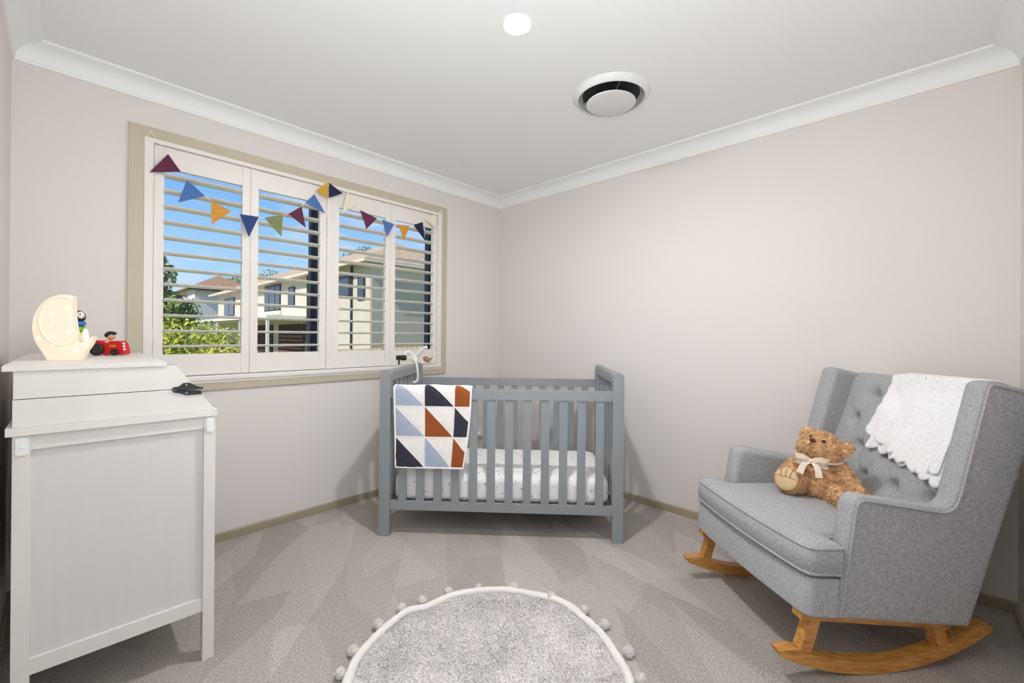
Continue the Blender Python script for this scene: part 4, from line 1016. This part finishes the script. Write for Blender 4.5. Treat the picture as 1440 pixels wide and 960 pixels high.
op('garage_door', bx(7.03, 7.099, 23.2, 27.6, GZ, 1.75), M_dark); op('garage_door', bx(7.03, 7.099, 28.8, 33.5, GZ, 1.75), M_dark)
bm = nb()
for k in range(7): box(bm, 6.96, 7.02, 23.4, 27.4, -.5 + k * .24, -.38 + k * .24)
op('slat_screen', bm, mat('screen_timber', (150, 104, 78), .8))
h2 = empty('far_house', (10, 54.5, GZ)); tag(h2, 'far grey house with a brown tiled roof behind the leafy trees', 'house')
op('wall', bx(7.3, 12.9, 54.5, 66, GZ, 6.0), mat('grey_cladding', (226, 222, 218), .9, var=.05, vscale=1, stretch=(6, 6, .1)), h2)
op('roof', hip(6.6, 13.6, 53.8, 67, 6.02, 7.95, 0), M_tile2, h2); bm = nb(); box(bm, 6.55, 13.6, 53.72, 53.79, 5.8, 6.05); op('gutter', bm, M_wfr, h2)
# fence by the boundary
fn = empty('boundary_fence', (3, 8.4, GZ)); tag(fn, 'pale timber paling fence beyond the right half of the window', 'fence')
bm = nb()
d_ = Vector((.689, -.725, 0)); n_ = Vector((.725, .689, 0)); o_ = Vector((2.3, 9.13, 0))
for k in range(34):
    p = o_ + d_ * (.14 * k); q = p + d_ * .12
    prism(bm, [(p.x, p.y), (q.x, q.y), (q.x + n_.x * .02, q.y + n_.y * .02), (p.x + n_.x * .02, p.y + n_.y * .02)], GZ, .74 + .012 * k / 2, 'z')
M_fence = mat('fence_timber', (196, 174, 140), .85, var=.1, vscale=3)
op('paling', bm, M_fence, fn); bm = nb(); p = o_ - n_ * .04; q = p + d_ * 4.8; prism(bm, [(p.x, p.y), (q.x, q.y), (q.x + n_.x * .04, q.y + n_.y * .04), (p.x + n_.x * .04, p.y + n_.y * .04)], .55, .64, 'z'); op('top_rail', bm, M_fence, fn)
# trees
def foliage(blobs, n, size, rnd):
    bm = nb()
    vol = [b[1] ** 2 for b in blobs]; tot = sum(vol)
    for (c, r), w in zip(blobs, vol):
        for _ in range(int(n * w / tot)):
            d = Vector((rnd.gauss(0, 1), rnd.gauss(0, 1), rnd.gauss(0, 1))).normalized(); p = Vector(c) + d * r * rnd.uniform(.55, 1.05)
            nn = (d + Vector((rnd.uniform(-1, 1), rnd.uniform(-1, 1), rnd.uniform(-.6, 1))) * .9).normalized(); a = nn.orthogonal().normalized(); a.rotate(Matrix.Rotation(rnd.uniform(0, 6.28), 3, nn)); b = nn.cross(a); s = size * rnd.uniform(.6, 1.3)
            v = [bm.verts.new(p + a * s), bm.verts.new(p + b * s * .45 + nn * s * .15), bm.verts.new(p - a * s), bm.verts.new(p - b * s * .45 + nn * s * .15)]; bm.faces.new(v)
    return bm
def tree(name, label, base, blobs, n, size, ca, cb, cat='tree', group=None):
    t = empty(name, base); tag(t, label, cat, group); m = mat('leaf_' + label[:12], ca, .7, col2=cb, vscale=3.0, contrast=(.35, .65))
    rel(build('crown', foliage(blobs, n, size, R), m, smooth=0), t)
    bm = nb(); top = max(blobs, key=lambda b: b[0][2])[0]; tube(bm, smoothpts([base, (base[0] + .05, base[1], (base[2] + top[2]) / 2), top], 4), .10 if cat == 'tree' else .03, 8); rel(build('trunk', bm, mat('bark', (92, 74, 58), .9, var=.2, vscale=8), smooth=40), t)
tree('dense_tree', 'tall dark green tree at the left edge of the window view', (-.5, 17.3, GZ), [((-.9, 17.6, 2.4), 1.0), ((-.5, 17.3, 3.2), .65), ((-.3, 17.3, 1.6), 1.0), ((.1, 17.0, 1.9), .75), ((-.45, 17.3, 3.75), .35), ((-1.6, 17.6, 3.2), 1.0)], 5200, .11, (84, 106, 60), (158, 168, 88))
tree('leafy_bush', 'bright yellow green bush low outside the left shutters', (-1.35, 5.8, GZ), [((-1.75, 6.0, .95), .50), ((-1.3, 5.75, 1.0), .42), ((-.95, 5.4, .90), .36), ((-1.5, 5.7, .5), .55), ((-.8, 5.3, .55), .42), ((-2.2, 6.1, .9), .55)], 5200, .045, (144, 156, 48), (222, 214, 92), 'bush')
for b, rr, lab in (((16.9, 61.5, GZ), 1.5, 'tree with a rounded crown rising behind the left part of the cream roof'), ((16.7, 34.8, GZ), 1.0, 'tree crown rising behind the roof ridge, above the third shutter'), ((16.4, 75, GZ), 1.3, 'small tree between the two neighbouring houses')):
    ht = {1.5: 8.4, 1.0: 8.4, 1.3: 9.2}[rr]
    tree('background_tree', 'pale green ' + lab, b, [((b[0], b[1], ht), rr), ((b[0] - .9, b[1] + .9, ht - .4), rr * .8), ((b[0] + .8, b[1] - .6, ht - .3), rr * .8)], 900, .17, (128, 140, 62), (176, 176, 96), group='trees behind the houses')
